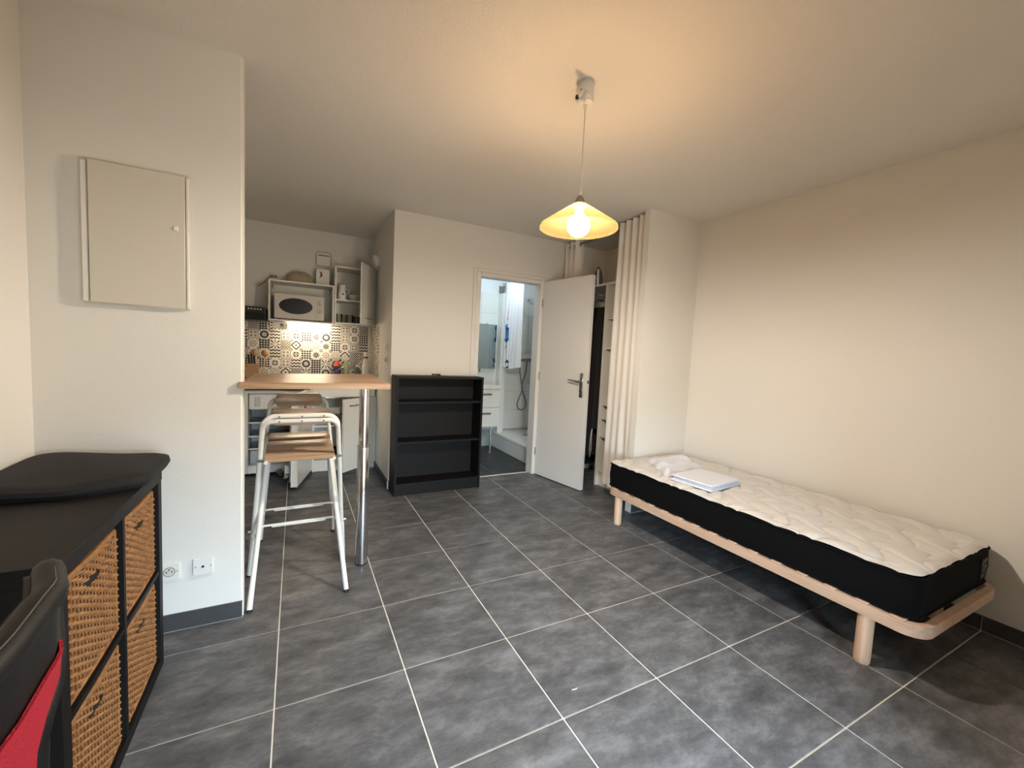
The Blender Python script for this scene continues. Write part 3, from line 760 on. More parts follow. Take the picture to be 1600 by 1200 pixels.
# ------------------------------------------------------------------ office chair (only its shoulder shows)
oc = thing('office_chair', 'black and red office chair with winged backrest at the picture edge', 'chair', (-.45, -.62, 0))
YC = -.62
def hwz(z):
    w0 = .165
    q = max(0, min(1, (z-.79)/.10)); q = q*q*(3-2*q)
    w = w0+.17*q
    if z > .90: w -= .035*((z-.90)/.04)**2
    return w
def backf(u, v):
    z = .50+.44*v; t_ = 2*u-1; w = hwz(z)
    y = YC+t_*w
    x = -.205-.020*max(0, (abs(t_*w)-.10))/.2-.030*max(0, abs(t_*w)-.22)/.1-.05*(1-v)*.0+.06*(v-.5)*.3
    ztop = z-.015*max(0, abs(t_)-.6)
    return (x, y, ztop)
sb = MB(); sb.shell(backf, 40, 30, -.03)
bko = part('backrest', sb, m_leather, oc)
eb = []
for k in range(41): eb.append(Vector(backf(k/40, 1)))
for k in range(1, 30): eb.append(Vector(backf(1, 1-k/30)))
for k in range(41): eb.append(Vector(backf(1-k/40, 0)))
for k in range(1, 30): eb.append(Vector(backf(0, k/30)))
ebm = MB(); ebm.tube([p+Vector((-.008, 0, 0)) for p in eb], .017, 10, True)
part('edge_roll', ebm, m_leather, bko)
part('stitching', MB().tube([p+Vector((-.002, 0, .0160)) for p in eb[2:39]], .0007, 5), mat('grey_thread', (110, 104, 100), .8), bko)
def redf(u, v):
    p = Vector(backf(.08+.84*u, .02+.80*v)); return (p.x+.002, p.y, p.z)
rb = MB(); rb.shell(redf, 20, 16, .004)
part('back_cover', rb, m_red, oc, 'red mesh cover on the back')
def strf(u, v):
    p = Vector(backf(.845+.03*u+.03*(1-v), .55+.43*v)); return (p.x-.0325, p.y, p.z)
rs_ = MB(); rs_.shell(strf, 3, 16, .003)
part('red_stripe', rs_, m_red, bko)
part('seat', MB().box(-.72, -.26, YC-.24, YC+.24, .42, .51, .035, 4), m_leather, oc)
for sy in (-1, 1):
    ar = part('armrest', MB().box(-.62, -.36, YC+sy*.29-.04, YC+sy*.29+.04, .655, .685, .013, 3), m_leather, oc)
    part('arm_post', MB().tube([(-.48, YC+sy*.22, .44), (-.48, YC+sy*.29, .46), (-.48, YC+sy*.29, .66)], .016, 10), m_blk, ar)
part('back_bar', MB().tube([(-.34, YC, .42), (-.19, YC, .43), (-.165, YC, .60)], .022, 10), m_blk, oc)
part('gas_lift', MB().cyl((-.47, YC, .09), (-.47, YC, .42), .025, 16), m_blk, oc)
for k in range(5):
    a = 2*PI*k/5+.3; ex, ey = -.47+.29*math.cos(a), YC+.29*math.sin(a)
    lg = part('base_leg', MB().tube([(-.47, YC, .10), (ex, ey, .07)], [.026, .016], 10), m_blk, oc)
    part('caster', MB().cyl((ex-.018*math.sin(a), ey+.018*math.cos(a), .026), (ex+.018*math.sin(a), ey-.018*math.cos(a), .026), .026, 14), m_blk, lg)

# ------------------------------------------------------------------ kitchen units
wt = thing('worktop', 'dark kitchen worktop over the open fridge and sink unit', 'worktop', (0, 3.56, .825))
part('board', MB().box(-.80, .186, 3.32, 3.817, .826, .872, .003), mat('dark_worktop', (38, 30, 27), .5), wt)
snk = part('sink_top', MB().box(.1865, .796, 3.32, 3.814, .858, .872, .002), m_steel, wt)
part('sink_bowl', MB().box(.30, .60, 3.42, 3.72, .73, .857, .02, 3), m_steel, snk)
fc = thing('mixer_tap', 'chrome kitchen tap with a long slanted lever over the sink', 'tap', (.40, 3.57, .872))
part('tap_base', MB().lathe([(0, .8722), (.024, .8722), (.024, .88), (.017, .89), (.017, .965), (.012, .975), (0, .975)], (.40, 3.57, 0), 16), m_chrome, fc)
part('spout', MB().tube([(.40, 3.57, .94), (.405, 3.54, .96), (.42, 3.47, .965), (.423, 3.455, .95)], [.011, .011, .010, .010], 10), m_chrome, fc)
part('tap_lever', MB().tube([(.40, 3.57, .972), (.41, 3.56, .99), (.495, 3.52, 1.048)], [.007, .006, .0055], 8), m_chrome, fc)

fx0, fx1, fy0, fy1, fz1 = -.372, .165, 3.38, 3.80, .818
fg = thing('fridge', 'small white fridge standing open under the dark worktop', 'fridge', (-.10, 3.59, 0))
part('body', MB().box(fx0, fx0+.035, fy0, fy1, .03, fz1, .004).box(fx1-.035, fx1, fy0, fy1, .03, fz1, .004).box(fx0+.035, fx1-.035, fy0, fy1, fz1-.035, fz1, .004).box(fx0+.035, fx1-.035, fy0, fy1, .03, .105, .004).box(fx0+.035, fx1-.035, fy1-.03, fy1, .105, fz1-.035), m_gloss, fg)
m_liner = mat('fridge_liner', (196, 198, 194), .4)
part('liner', MB().box(fx0+.036, fx1-.036, fy1-.036, fy1-.031, .106, fz1-.036).box(fx0+.0355, fx0+.040, fy0+.006, fy1-.03, .106, fz1-.036).box(fx1-.040, fx1-.0355, fy0+.006, fy1-.03, .106, fz1-.036), m_liner, fg)
ic = part('freezer_door', MB().box(fx0+.046, fx1-.046, fy0+.03, fy0+.06, .632, fz1-.042, .006, 2), m_gloss, fg)
part('freezer_grip', MB().box(fx0+.09, fx0+.135, fy0+.022, fy0+.03, .66, .75, .004), m_liner, ic)
for zs in (.50, .37, .25): part('glass_shelf', MB().box(fx0+.041, fx1-.041, fy0+.05, fy1-.04, zs, zs+.007), m_glass, fg, smooth=False); part('shelf_trim', MB().box(fx0+.041, fx1-.041, fy0+.04, fy0+.05, zs-.004, zs+.011, .002), m_plast, fg)
part('salad_drawer', MB().box(fx0+.05, fx1-.05, fy0+.06, fy1-.05, .108, .235, .008, 2), mat('drawer_plastic', (170, 178, 178), .3), fg)
for xx in (fx0+.05, fx1-.05): part('foot', MB().cyl((xx, fy0+.05, 0), (xx, fy0+.05, .03), .018, 12), m_blk, fg)
h_ = Vector((.185, 3.372, 0)); e_ = Vector((.052, 2.845, 0)); du = (e_-h_).normalized(); dl = (e_-h_).length; dv = Vector((-du.y, du.x, 0))
if dv.x < 0: dv = -dv
fd = part('fridge_door', MB().obox(h_+du*(dl/2)+dv*.0+Z*.43, du*(dl/2), dv*.022, Z*.395, .005, 2), m_gloss, fg)
part('door_liner', MB().obox(h_+du*(dl/2)-dv*.032+Z*.43, du*(dl/2-.03), dv*.010, Z*.36, .006), m_liner, fd)
for zs in (.14, .38, .60):
    part('door_bin', MB().obox(h_+du*(dl/2)-dv*.065+Z*(zs+.03), du*(dl/2-.05), dv*.022, Z*.03, .005), m_liner, fd)
part('magnet', MB().obox(h_+du*.30+dv*.0235+Z*.70, du*.025, dv*.0015, Z*.045), mat('red_brown_magnet', (120, 44, 24), .5), fd)
bw = thing('water_bottle', 'clear bottle with a blue cap lying by the open fridge door', 'bottle', (-.02, 3.18, 0))
part('bottle_body', MB().tube([(-.085, 3.32, .036), (-.07, 3.30, .036), (-.02, 3.20, .036), (.0, 3.16, .034), (.008, 3.145, .030)], [.012, .034, .034, .030, .014], 14), m_glass, bw)
part('cap', MB().cyl((.008, 3.145, .029), (.018, 3.125, .028), .0155, 12), mat('blue_cap', (20, 40, 150), .4), bw)

sc_ = thing('sink_cabinet', 'white sink cabinet with its door open beside the chrome pole', 'cabinet', (.485, 3.58, 0))
sx0, sx1, sy0, sy1 = .205, .787, 3.37, 3.80
part('carcass', MB().box(sx0, sx0+.016, sy0, sy1, 0, .824).box(sx1-.016, sx1, sy0, sy1, 0, .824).box(sx0+.016, sx1-.016, sy1-.012, sy1, .10, .70).box(sx0+.016, sx1-.016, sy0+.004, sy1-.012, .10, .116), m_white, sc_, smooth=False)
part('fascia', MB().box(sx0-.018, sx1, sy0-.018, sy0-.001, .752, .856, .0015), m_white, sc_)
part('shelf', MB().box(sx0+.017, sx1-.017, sy0+.03, sy1-.013, .445, .461), m_white, sc_, smooth=False)
part('plinth', MB().box(sx0+.016, sx1-.016, sy0+.02, sy0+.034, 0, .10), m_white, sc_, smooth=False)
h2 = Vector((.782, 3.352, 0)); e2 = Vector((.452, 3.03, 0)); d2 = (e2-h2).normalized(); l2 = (e2-h2).length; n2 = Vector((d2.y, -d2.x, 0))
if n2.y > 0: n2 = -n2
cd = part('cabinet_door', MB().obox(h2+d2*(l2/2)+Z*.415, d2*(l2/2), n2*.009, Z*.345, .0015), m_white, sc_)
hm = h2+d2*(l2-.13)+n2*.034+Z*.70
hb = MB().tube([hm-d2*.07, hm+d2*.07], .0045, 8)
for q in (-.05, .05): hb.cyl(hm+d2*q, hm+d2*q-n2*.026, .004, 8)
part('handle', hb, m_steel, cd)
part('end_panel', MB().box(.771, .797, 3.345, 3.369, .02, .75), m_white, sc_, smooth=False)

def pan(label, x, y, z, r, h, col, name='saucepan'):
    p = thing(name, label, 'pan', (x, y, z))
    part('pan_body', MB().lathe([(0, z), (r*.92, z), (r, z+.008), (r, z+h), (r+.004, z+h+.002), (r-.002, z+h), (r-.004, z+.012), (0, z+.008)], (x, y, 0), 28), col, p)
    part('pan_handle', MB().tube([(x-r*.7, y-r*.72, z+h*.8), (x-r*1.1, y-r*1.1, z+h*.92), (x-r*1.55, y-r*1.5, z+h*.95)], .009, 8), m_blk, p)
pan('steel saucepan on the sink cabinet shelf', .63, 3.60, .461, .10, .11, m_steel)
pan('black frying pan low in the sink cabinet', .37, 3.64, .116, .12, .05, m_blk, 'frying_pan')
pan('dark stew pot low in the sink cabinet near the open door', .66, 3.62, .116, .10, .15, mat('dark_enamel', (40, 40, 44), .3), 'stew_pot')
cp = thing('colander', 'pale plastic colander stacked on the steel saucepan', 'colander', (.63, 3.60, .573))
part('bowl', MB().lathe([(0, .574), (.05, .574), (.095, .63), (.105, .635), (.105, .641), (.09, .634), (.045, .58), (0, .579)], (.63, 3.60, 0), 24), m_grey, cp)
bt_ = thing('baking_tray', 'grey baking tray standing in the sink cabinet on the shelf', 'tray', (.33, 3.6, .461))
part('tray_sheet', MB().box(.25, .42, 3.52, 3.72, .4615, .475, .005), m_grey, bt_)

# microwave cabinet and microwave
def openbox(mb, x0, x1, y0, y1, z0, z1, th=.016):
    return mb.box(x0, x0+th, y0, y1, z0, z1).box(x1-th, x1, y0, y1, z0, z1).box(x0+th, x1-th, y0, y1, z1-th, z1).box(x0+th, x1-th, y0, y1, z0, z0+th).box(x0+th, x1-th, y1-.006, y1, z0+th, z1-th)
CF, CB = 3.52, 3.817
mc = thing('microwave_cabinet', 'open white wall cabinet holding the microwave', 'cabinet', (.107, 3.67, 1.475))
part('carcass', openbox(MB(), -.182, .395, CF, CB, 1.476, 1.864), m_white, mc, smooth=False)
for xx in (-.155, .345): part('hanger', MB().box(xx, xx+.022, 3.765, 3.809, 1.805, 1.845, .003), m_plast, mc)
mw = thing('microwave', 'white microwave with dark oval window and two dials', 'microwave', (.085, 3.67, 1.494))
wx0, wx1, wz0, wz1, wy = -.135, .304, 1.503, 1.739, 3.552
part('body', MB().box(wx0, wx1, wy+.012, 3.80, wz0, wz1, .006, 2), m_cream, mw)
wd = part('oven_door', MB().box(wx0, .224, wy, wy+.0115, wz0, wz1, .004, 2), m_cream, mw)
part('control_panel', MB().box(.2255, wx1, wy, wy+.0115, wz0, wz1, .004, 2), m_cream, mw)
ow = MB(); cxo, czo = .052, 1.628
ow.prism([(cxo+.147*math.cos(2*PI*k/40), wy-.0022, czo+.077*math.sin(2*PI*k/40)) for k in range(40)], (0, .0035, 0))
part('window', ow, mat('smoked_window', (38, 34, 38), .2), wd)
for zz in (1.678, 1.600):
    kb = part('dial', MB().tube([(.264, wy-.001, zz), (.264, wy-.012, zz)], [.025, .022], 24), m_cream, mw)
    part('pointer', MB().box(.2615, .2665, wy-.0155, wy-.012, zz-.018, zz+.018), m_grey, kb)
for xx in (wx0+.04, wx1-.04):
    for yy in (3.60, 3.76): part('foot', MB().cyl((xx, yy, 1.492), (xx, yy, 1.504), .012, 10), m_rub, mw)

# tall wall cabinet, door ajar
tc_ = thing('wall_cabinet', 'tall white wall cabinet with its door ajar, crockery inside', 'cabinet', (.592, 3.67, 1.486))
part('carcass', openbox(MB(), .399, .789, CF, CB, 1.486, 2.066), m_white, tc_, smooth=False)
part('shelf', MB().box(.416, .772, CF+.012, CB-.008, 1.722, 1.738), m_white, tc_, smooth=False)
h3 = Vector((.788, CF-.004, 0)); th3 = math.radians(61); d3 = Vector((-math.cos(th3), -math.sin(th3), 0)); n3 = Vector((-d3.y*-1, 0, 0))
n3 = Vector((d3.y, -d3.x, 0))
if n3.x > 0: n3 = -n3
cdr = part('cabinet_door', MB().obox(h3+d3*.193+n3*(-.009)+Z*1.777, d3*.193, n3*.008, Z*.29, .0015), m_white, tc_)
n3 = -n3
hm = h3+d3*.25+n3*.040+Z*1.545
hb = MB().tube([hm-d3*.06, hm+d3*.06], .0045, 8)
for q in (-.045, .045): hb.cyl(hm+d3*q, hm+d3*q-n3*.026, .004, 8)
part('handle', hb, m_steel, cdr)
def jug(x, y, z):
    j = thing('ceramic_jug', 'white ceramic jug with a dark spot in the wall cabinet', 'jug', (x, y, z))
    part('jug_body', MB().lathe([(0, z), (.04, z), (.042, z+.03), (.04, z+.07), (.03, z+.12), (.032, z+.15), (.028, z+.15), (.026, z+.12), (0, z+.11)], (x, y, 0), 24), m_gloss, j)
    part('jug_handle', MB().tube([(x+.03, y, z+.115), (x+.06, y, z+.11), (x+.066, y, z+.08), (x+.04, y, z+.055)], .006, 8), m_gloss, j)
    part('spot', MB().tube([(x+.005, y-.0405, z+.055), (x+.005, y-.0425, z+.055)], .009, 12), m_blk, j)
jug(.475, 3.60, 1.7381)
single('bowl', MB().lathe([(0, 1.7381), (.035, 1.7381), (.07, 1.79), (.075, 1.80), (.07, 1.80), (.03, 1.745), (0, 1.745)], (.60, 3.66, 0), 24), m_plast, 'pale bowl in the wall cabinet beside the ceramic jug', 'bowl')
for k, (x, y, lab) in enumerate(((.452, 3.59, 'drinking glass in front, under the ceramic jug in the wall cabinet'), (.50, 3.66, 'drinking glass behind the front one in the wall cabinet'), (.555, 3.60, 'drinking glass in the wall cabinet beside the dark mug'))):
    single('drinking_glass', MB().lathe([(0, 1.502), (.026, 1.502), (.030, 1.59), (.0285, 1.59), (.0245, 1.508), (0, 1.508)], (x, y, 0), 20), m_glass, lab, 'glass', 'glasses in the wall cabinet')
mg = thing('dark_mug', 'dark mug in the bottom of the wall cabinet', 'mug', (.62, 3.62, 1.502))
part('mug_body', MB().lathe([(0, 1.502), (.036, 1.502), (.038, 1.575), (.035, 1.575), (.033, 1.508), (0, 1.508)], (.62, 3.62, 0), 24), mat('dark_glaze', (40, 38, 38), .3), mg)
part('mug_handle', MB().tube([(.655, 3.62, 1.56), (.68, 3.62, 1.55), (.68, 3.62, 1.525), (.655, 3.62, 1.515)], .005, 8), m_blk, mg)

# strip light under the cabinet
sl_ = thing('strip_light', 'glowing white strip light with a socket under the microwave cabinet', 'light', (.11, 3.66, 1.40))
part('housing', MB().box(-.150, -.016, 3.625, 3.70, 1.403, 1.4755, .006, 2), m_plast, sl_)
part('diffuser', MB().box(-.0155, .366, 3.625, 3.70, 1.403, 1.4755, .012, 3), emit('glowing_diffuser', (255, 236, 206), STRIP), sl_)
part('end_cap', MB().box(.3665, .376, 3.625, 3.70, 1.403, 1.4755, .004), m_plast, sl_)
so_ = part('outlet', MB().tube([(-.07, 3.6245, 1.44), (-.07, 3.6215, 1.44)], .022, 20), m_cream, sl_)
part('outlet_face', MB().tube([(-.07, 3.6214, 1.44), (-.07, 3.6205, 1.44)], .017, 20), m_grey, so_)
part('rocker', MB().box(-.036, -.026, 3.621, 3.625, 1.43, 1.452), m_grey, sl_)
# extractor hood
hd = thing('extractor_hood', 'black extractor hood beside the microwave cabinet', 'hood', (-.40, 3.67, 1.466))
part('hood_body', MB().box(-.60, -.204, 3.50, 3.817, 1.466, 1.592, .006, 2), m_blk, hd)
part('visor', MB().box(-.595, -.215, 3.492, 3.499, 1.474, 1.535, .002), mat('smoked_visor', (26, 30, 30), .15), hd)
for k in range(5): part('button', MB().box(-.345+k*.024, -.331+k*.024, 3.494, 3.499, 1.564, 1.573), m_plast, hd)

# things on the kitchen wall
vp = thing('vent_cover', 'white rounded vent cover with a dark slot on the kitchen wall', 'vent', (.306, 3.82, 2.16))
part('cover', MB().box(.235, .378, 3.806, 3.8195, 2.092, 2.236, .012, 3), m_plast, vp)
part('slot', MB().box(.254, .360, 3.8035, 3.806, 2.195, 2.207, .001), m_grey, vp)
part('rim', MB().tube([Vector((.3065+.0735*(1 if math.cos(a) > 0 else -1)*abs(math.cos(a))**.35, 3.8065, 2.164+.0735*(1 if math.sin(a) > 0 else -1)*abs(math.sin(a))**.35)) for a in [2*PI*k/32+.05 for k in range(32)]], .0024, 6, True), mat('vent_rim', (170, 162, 150), .5), vp)
cb = thing('carton', 'white carton with a red crescent mark on the microwave cabinet', 'box', (.30, 3.74, 1.864))
part('carton_body', MB().box(.232, .362, 3.70, 3.80, 1.8645, 2.045, .003), m_plast, cb)
ms = [Vector((.262+.030*math.cos(a), 3.6985, 1.985+.032*math.sin(a))) for a in [PI/2-PI*k/10 for k in range(11)]]+[Vector((.262+.012*math.cos(a), 3.6985, 1.985+.026*math.sin(a))) for a in [-PI/2+PI*k/10 for k in range(1, 10)]]
part('crescent', MB().prism(ms, (0, .0014, 0)), mat('red_print', (140, 24, 30), .6), cb)
def lump(u, v):
    a = 2*PI*u; b_ = v*PI/2
    return (.088+.125*math.cos(a)*math.cos(b_)*(1+.1*math.sin(3*a)), 3.70+.075*math.sin(a)*math.cos(b_), 1.8645+(.118+.012*math.sin(2*a+1))*math.sin(b_)**.8)
lbm = MB(); lbm.grid(lump, 36, 14, True)
single('cloth_bundle', lbm, mat('beige_cloth', (176, 162, 138), .9, bump=.5, bscale=40), 'rumpled beige cloth bundle on top of the microwave cabinet', 'cloth')
ks = thing('kitchen_socket', 'wall socket with a plugged cable above the microwave cabinet', 'socket', (-.15, 3.82, 1.93))
part('plate', MB().box(-.189, -.111, 3.811, 3.8195, 1.895, 1.965, .003), m_plast, ks)
for xx in (-.166, -.134): part('plug', MB().cyl((xx, 3.811, 1.93), (xx, 3.783, 1.926), .014, 12), m_grey, ks)
part('cable', MB().tube([(-.166, 3.785, 1.925), (-.19, 3.78, 1.905), (-.23, 3.80, 1.86), (-.288, 3.812, 1.817)], .004, 6), m_grey, ks)
part('cord', MB().tube([(-.195, 3.80, 1.85), (-.196, 3.79, 1.62), (-.192, 3.70, 1.50), (-.19, 3.60, 1.44), (-.182, 3.57, 1.39)], .0045, 6), m_plast, ks)
ev = thing('extract_vent', 'white round air extract vent high on the niche wall', 'vent', (XN, 3.34, 2.14))
part('vent_plate', MB().box(XN-.010, XN-.0005, 3.27, 3.37, 2.07, 2.225, .004), m_plast, ev)
def vx(r0, x0, r1, x1, n=24): return [(x0, r0), (x1, r1)]
part('vent_dome', MB().tube([(XN-.010, 3.35, 2.135), (XN-.03, 3.35, 2.135), (XN-.05, 3.35, 2.13), (XN-.06, 3.35, 2.128)], [.055, .062, .058, .04], 24), m_plast, ev)
for zz, lab in ((1.273, 'upper white switch on the niche wall above the bar'), (1.155, 'lower grey socket on the niche wall above the bar')):
    sw = thing('wall_switch', lab, 'switch', (XN, 2.835, zz))
    part('plate', MB().box(XN-.009, XN-.0005, 2.795, 2.875, zz-.04, zz+.04, .003, 2), m_plast, sw)
    part('rocker' if zz > 1.2 else 'recess', MB().tube([(XN-.009, 2.835, zz), (XN-.02 if zz > 1.2 else XN-.0125, 2.835, zz)], [.027, .022], 20), m_plast if zz > 1.2 else m_grey, sw)

# things on the worktop
m_spoon = wood('spoon_wood', (150, 112, 74), (180, 140, 98), 2, 40)
kbk = thing('knife_block', 'wooden knife block at the end of the worktop', 'block', (-.312, 3.60, .872))
part('block', MB().prism([(-.362, 3.55, .8725), (-.262, 3.55, .8725), (-.262, 3.55, 1.052), (-.362, 3.55, 1.052)], (0, .11, 0)), mat('block_wood', (176, 138, 96), .5), kbk, smooth=False)
for k, (dx, hh) in enumerate(((-.34, 1.14), (-.318, 1.15), (-.296, 1.13))):
    part('knife_handle', MB().cyl((dx, 3.585, 1.05), (dx-.006, 3.575, hh), .009, 8), m_blk, kbk)
for k, (x, y, lab) in enumerate(((-.300, 3.685, 'wooden spoon with a broad head behind the knife block'), (-.225, 3.70, 'slim wooden spatula behind the knife block'))):
    us = thing('wooden_spoon' if k == 0 else 'wooden_spatula', lab, 'utensil', (x, y, .872))
    part('shaft', MB().tube([(x, y, .8725), (x-.004, y, 1.0), (x+(-.004 if k == 0 else .01), y, 1.12)], .006, 8), m_beech, us)
    part('spoon_head', MB().tube([(x-.006 if k == 0 else x+.01, y-.0, z_) for z_ in (1.115, 1.13, 1.155, 1.18, 1.192)], [.008, .026, .034, .026, .006], 12), m_spoon, us)
def spray(x, y, label, body, cap, band=None):
    s = thing('spray_bottle', label, 'bottle', (x, y, .872))
    part('bottle_body', MB().lathe([(0, .8725), (.038, .8725), (.040, .885), (.040, 1.02), (.036, 1.045), (0, 1.046)], (x, y, 0), 20), band or body, s)
    part('bottle_neck', MB().lathe([(0, 1.0462), (.0355, 1.0462), (.030, 1.06), (.022, 1.09), (.020, 1.10), (0, 1.10)], (x, y, 0), 20), body, s)
    hd_ = part('trigger_head', MB().box(x-.045, x+.025, y-.014, y+.014, 1.1005, 1.152, .010, 2).cyl((x-.040, y, 1.135), (x-.06, y, 1.135), .008, 8), cap, s)
    part('trigger', MB().tube([(x-.03, y, 1.105), (x-.05, y, 1.08), (x-.048, y, 1.055)], .005, 6), cap, hd_)
spray(.447, 3.70, 'spray cleaner with orange neck and purple label beside the sink', mat('orange_plastic', (224, 84, 40), .4), mat('pale_trigger', (206, 200, 180), .4), mat('purple_label', (58, 44, 84), .5))
spray(.537, 3.72, 'pale green translucent spray bottle beside the orange one', mat('green_plastic', (148, 156, 128), .35), mat('pale_trigger_2', (206, 202, 176), .4))
wbt = thing('tall_bottle', 'slim white bottle with a red band in the corner of the worktop', 'bottle', (.722, 3.60, .872))
part('bottle_body', MB().lathe([(0, .8725), (.036, .8725), (.038, .88), (.038, 1.05), (.028, 1.10), (.025, 1.14), (0, 1.14)], (.722, 3.60, 0), 20), m_gloss, wbt)
part('band', MB().lathe([(.0255, 1.140), (.0262, 1.141), (.0262, 1.157), (.0255, 1.158), (0, 1.158)], (.722, 3.60, 0), 20), mat('red_band', (170, 40, 40), .5), wbt)
part('cap', MB().lathe([(0, 1.1585), (.0235, 1.1585), (.0235, 1.20), (.02, 1.204), (0, 1.204)], (.722, 3.60, 0), 20), m_gloss, wbt)
gb = thing('soap_bottle', 'teal dish soap bottle with a white cap beside the tall bottle', 'bottle', (.64, 3.63, .872))
part('bottle_body', MB().lathe([(0, .8725), (.038, .8725), (.040, .90), (.036, 1.0), (.014, 1.035), (.012, 1.045), (0, 1.045)], (.64, 3.63, 0), 20), mat('teal_plastic', (70, 84, 82), .3), gb)
part('cap', MB().lathe([(0, 1.0455), (.014, 1.0455), (.011, 1.065), (0, 1.072)], (.64, 3.63, 0), 16), m_gloss, gb)

# ------------------------------------------------------------------ closet: shelving, clothes, curtains
cl = thing('closet_shelving', 'white closet shelving behind the bathroom door and curtain', 'shelving', (2.90, 2.05, 0))
part('divider', MB().box(2.715, 3.10, 2.10, 2.12, 0, 1.97, .001), m_white, cl)
part('top_shelf', MB().box(2.715, 3.105, 1.465, 2.63, 1.971, 1.991, .001), m_white, cl)
part('end_panel', MB().box(2.715, 3.10, 1.47, 1.488, 0, 1.97, .001), m_white, cl)
for zs in (1.64, 1.35, .80, .665, .485, .13): part('shelf', MB().box(2.735, 3.10, 1.489, 2.099, zs, zs+.018, .001), m_white, cl)
part('plinth', MB().box(2.75, 2.765, 1.489, 2.099, 0, .13), m_white, cl)
part('hanging_rail', MB().cyl((2.90, 2.121, 1.90), (2.90, 2.63, 1.90), .012, 12), m_chrome, cl)
m_cl = [mat('dark_cloth_a', (26, 24, 26), .9, bump=.3, bscale=60), mat('dark_cloth_b', (36, 28, 24), .9, bump=.3, bscale=60), mat('dark_cloth_c', (20, 21, 27), .9, bump=.3, bscale=60)]
for k, (y, zb_, lab) in enumerate(((2.21, .55, 'short dark jacket hanging against the closet divider'), (2.33, .25, 'brown coat hanging in the middle of the closet rail'), (2.45, .12, 'long navy coat hanging behind the brown coat'))):
    g = thing('hanging_garment', lab, 'garment', (2.90, y, zb_), group='garments on the closet rail')
    if k == 0: G0 = g
    def gf(u, v, y=y, zb_=zb_):
        a = 2*PI*u; z_ = zb_+(1.80-zb_)*v; w = .17*(1-.5*max(0, (v-.82)/.18))+.02*(1-v)
        return (2.90+w*math.cos(a), y+(.035+.008*math.sin(5*a+6*v))*math.sin(a), z_-.02*abs(math.cos(a))*max(0, v-.8)*5)
    gm = MB(); gm.grid(gf, 28, 14, True)
    part('cloth', gm, m_cl[k], g)
    part('hanger', MB().tube([(2.90, y, 1.80), (2.90, y, 1.905), (2.905, y, 1.918), (2.915, y, 1.905)], .002, 6), m_steel, g)
part('drawstring', MB().tube([(2.735, 2.215, .60), (2.72, 2.205, .48), (2.715, 2.195, .34), (2.705, 2.20, .26), (2.705, 2.21, .33), (2.715, 2.215, .47), (2.735, 2.215, .60)], .003, 6), m_plast, G0)
# iron standing on its heel on the top shelf
ir = thing('clothes_iron', 'dark blue clothes iron standing on its heel on the closet shelf', 'iron', (2.85, 2.40, 1.991))
ix, iy = 2.85, 2.415
m_navy = mat('navy_plastic', (24, 34, 54), .35)
sole = [(0, -.058), (.03, -.060), (.09, -.056), (.15, -.040), (.20, -.015), (.215, 0), (.20, .015), (.15, .040), (.09, .056), (.03, .060), (0, .058)]
dirA = Vector((.75, -.66, 0)).normalized(); dirB = Vector((-.66, -.75, 0)).normalized()   # dirA: across the sole, dirB: out of the handle side
part('soleplate', MB().prism([Vector((ix, iy, 1.9915+h0))+dirA*w0 for h0, w0 in sole], dirB*.012), m_steel, ir)
part('iron_body', MB().prism([Vector((ix, iy, 1.994+h0*.96))+dirA*w0*.9+dirB*.0121 for h0, w0 in sole], dirB*.05), m_navy, ir)
part('iron_handle', MB().tube([Vector((ix, iy, 2.01))+dirB*.06, Vector((ix, iy, 2.01))+dirB*.115, Vector((ix, iy, 2.09))+dirB*.12, Vector((ix, iy, 2.155))+dirB*.09, Vector((ix, iy, 2.165))+dirB*.06], .014, 10), m_plast, ir)
part('dial', MB().cyl(Vector((ix, iy, 2.09))+dirB*.0622, Vector((ix, iy, 2.09))+dirB*.075, .018, 16), m_blk, ir)
# curtain rod and curtains
XC = 2.585
single('curtain_rod', MB().cyl((XC, 1.462, 2.395), (XC, 2.633, 2.395), .010, 12), mat('dark_bronze', (120, 108, 96), .4, metal=.5), 'dark metal curtain rod under the ceiling in front of the closet', 'rod')
m_brz = mat('bronze_ring', (70, 58, 50), .35, metal=.8)
def curtain(y0, y1, z0, z1, folds, amp, label, seed, flare=0.0):
    c = thing('closet_curtain', label, 'curtain', (XC, (y0+y1)/2, z0), group='closet curtains')
    def cf(u, v):
        a = 2*PI*folds*u
        k = .75+.25*v+.12*math.sin(3*u+seed)
        y = y0+(y1-y0)*u+(.012*math.sin(2*a+seed))*(1-.3*v)+flare*(1-v)*u
        return (XC+amp*k*math.cos(a)+.01*math.sin(5*v+seed+7*u)*(1-v), y, z0+(z1-z0)*v)
    cmb = MB(); cmb.shell(cf, int(folds*22), 24, .003)
    part('cloth', cmb, m_curt, c)
    for k in range(int(folds*2)):
        u = (k+.5)/(folds*2); y = y0+(y1-y0)*u
        part('eyelet', MB().tube(arc((XC, y, 2.395), .021, 0, 2*PI, 20, (0, 1, 0), (0, 0, 1))[:-1], .0045, 8, True), m_brz, c)
curtain(1.475, 1.80, .12, 2.437, 4, .050, 'cream eyelet curtain drawn beside the head of the bed', 1.0, .05)
curtain(2.385, 2.60, .12, 2.437, 2.5, .036, 'cream eyelet curtain drawn against the bathroom wall behind the door', 2.0)

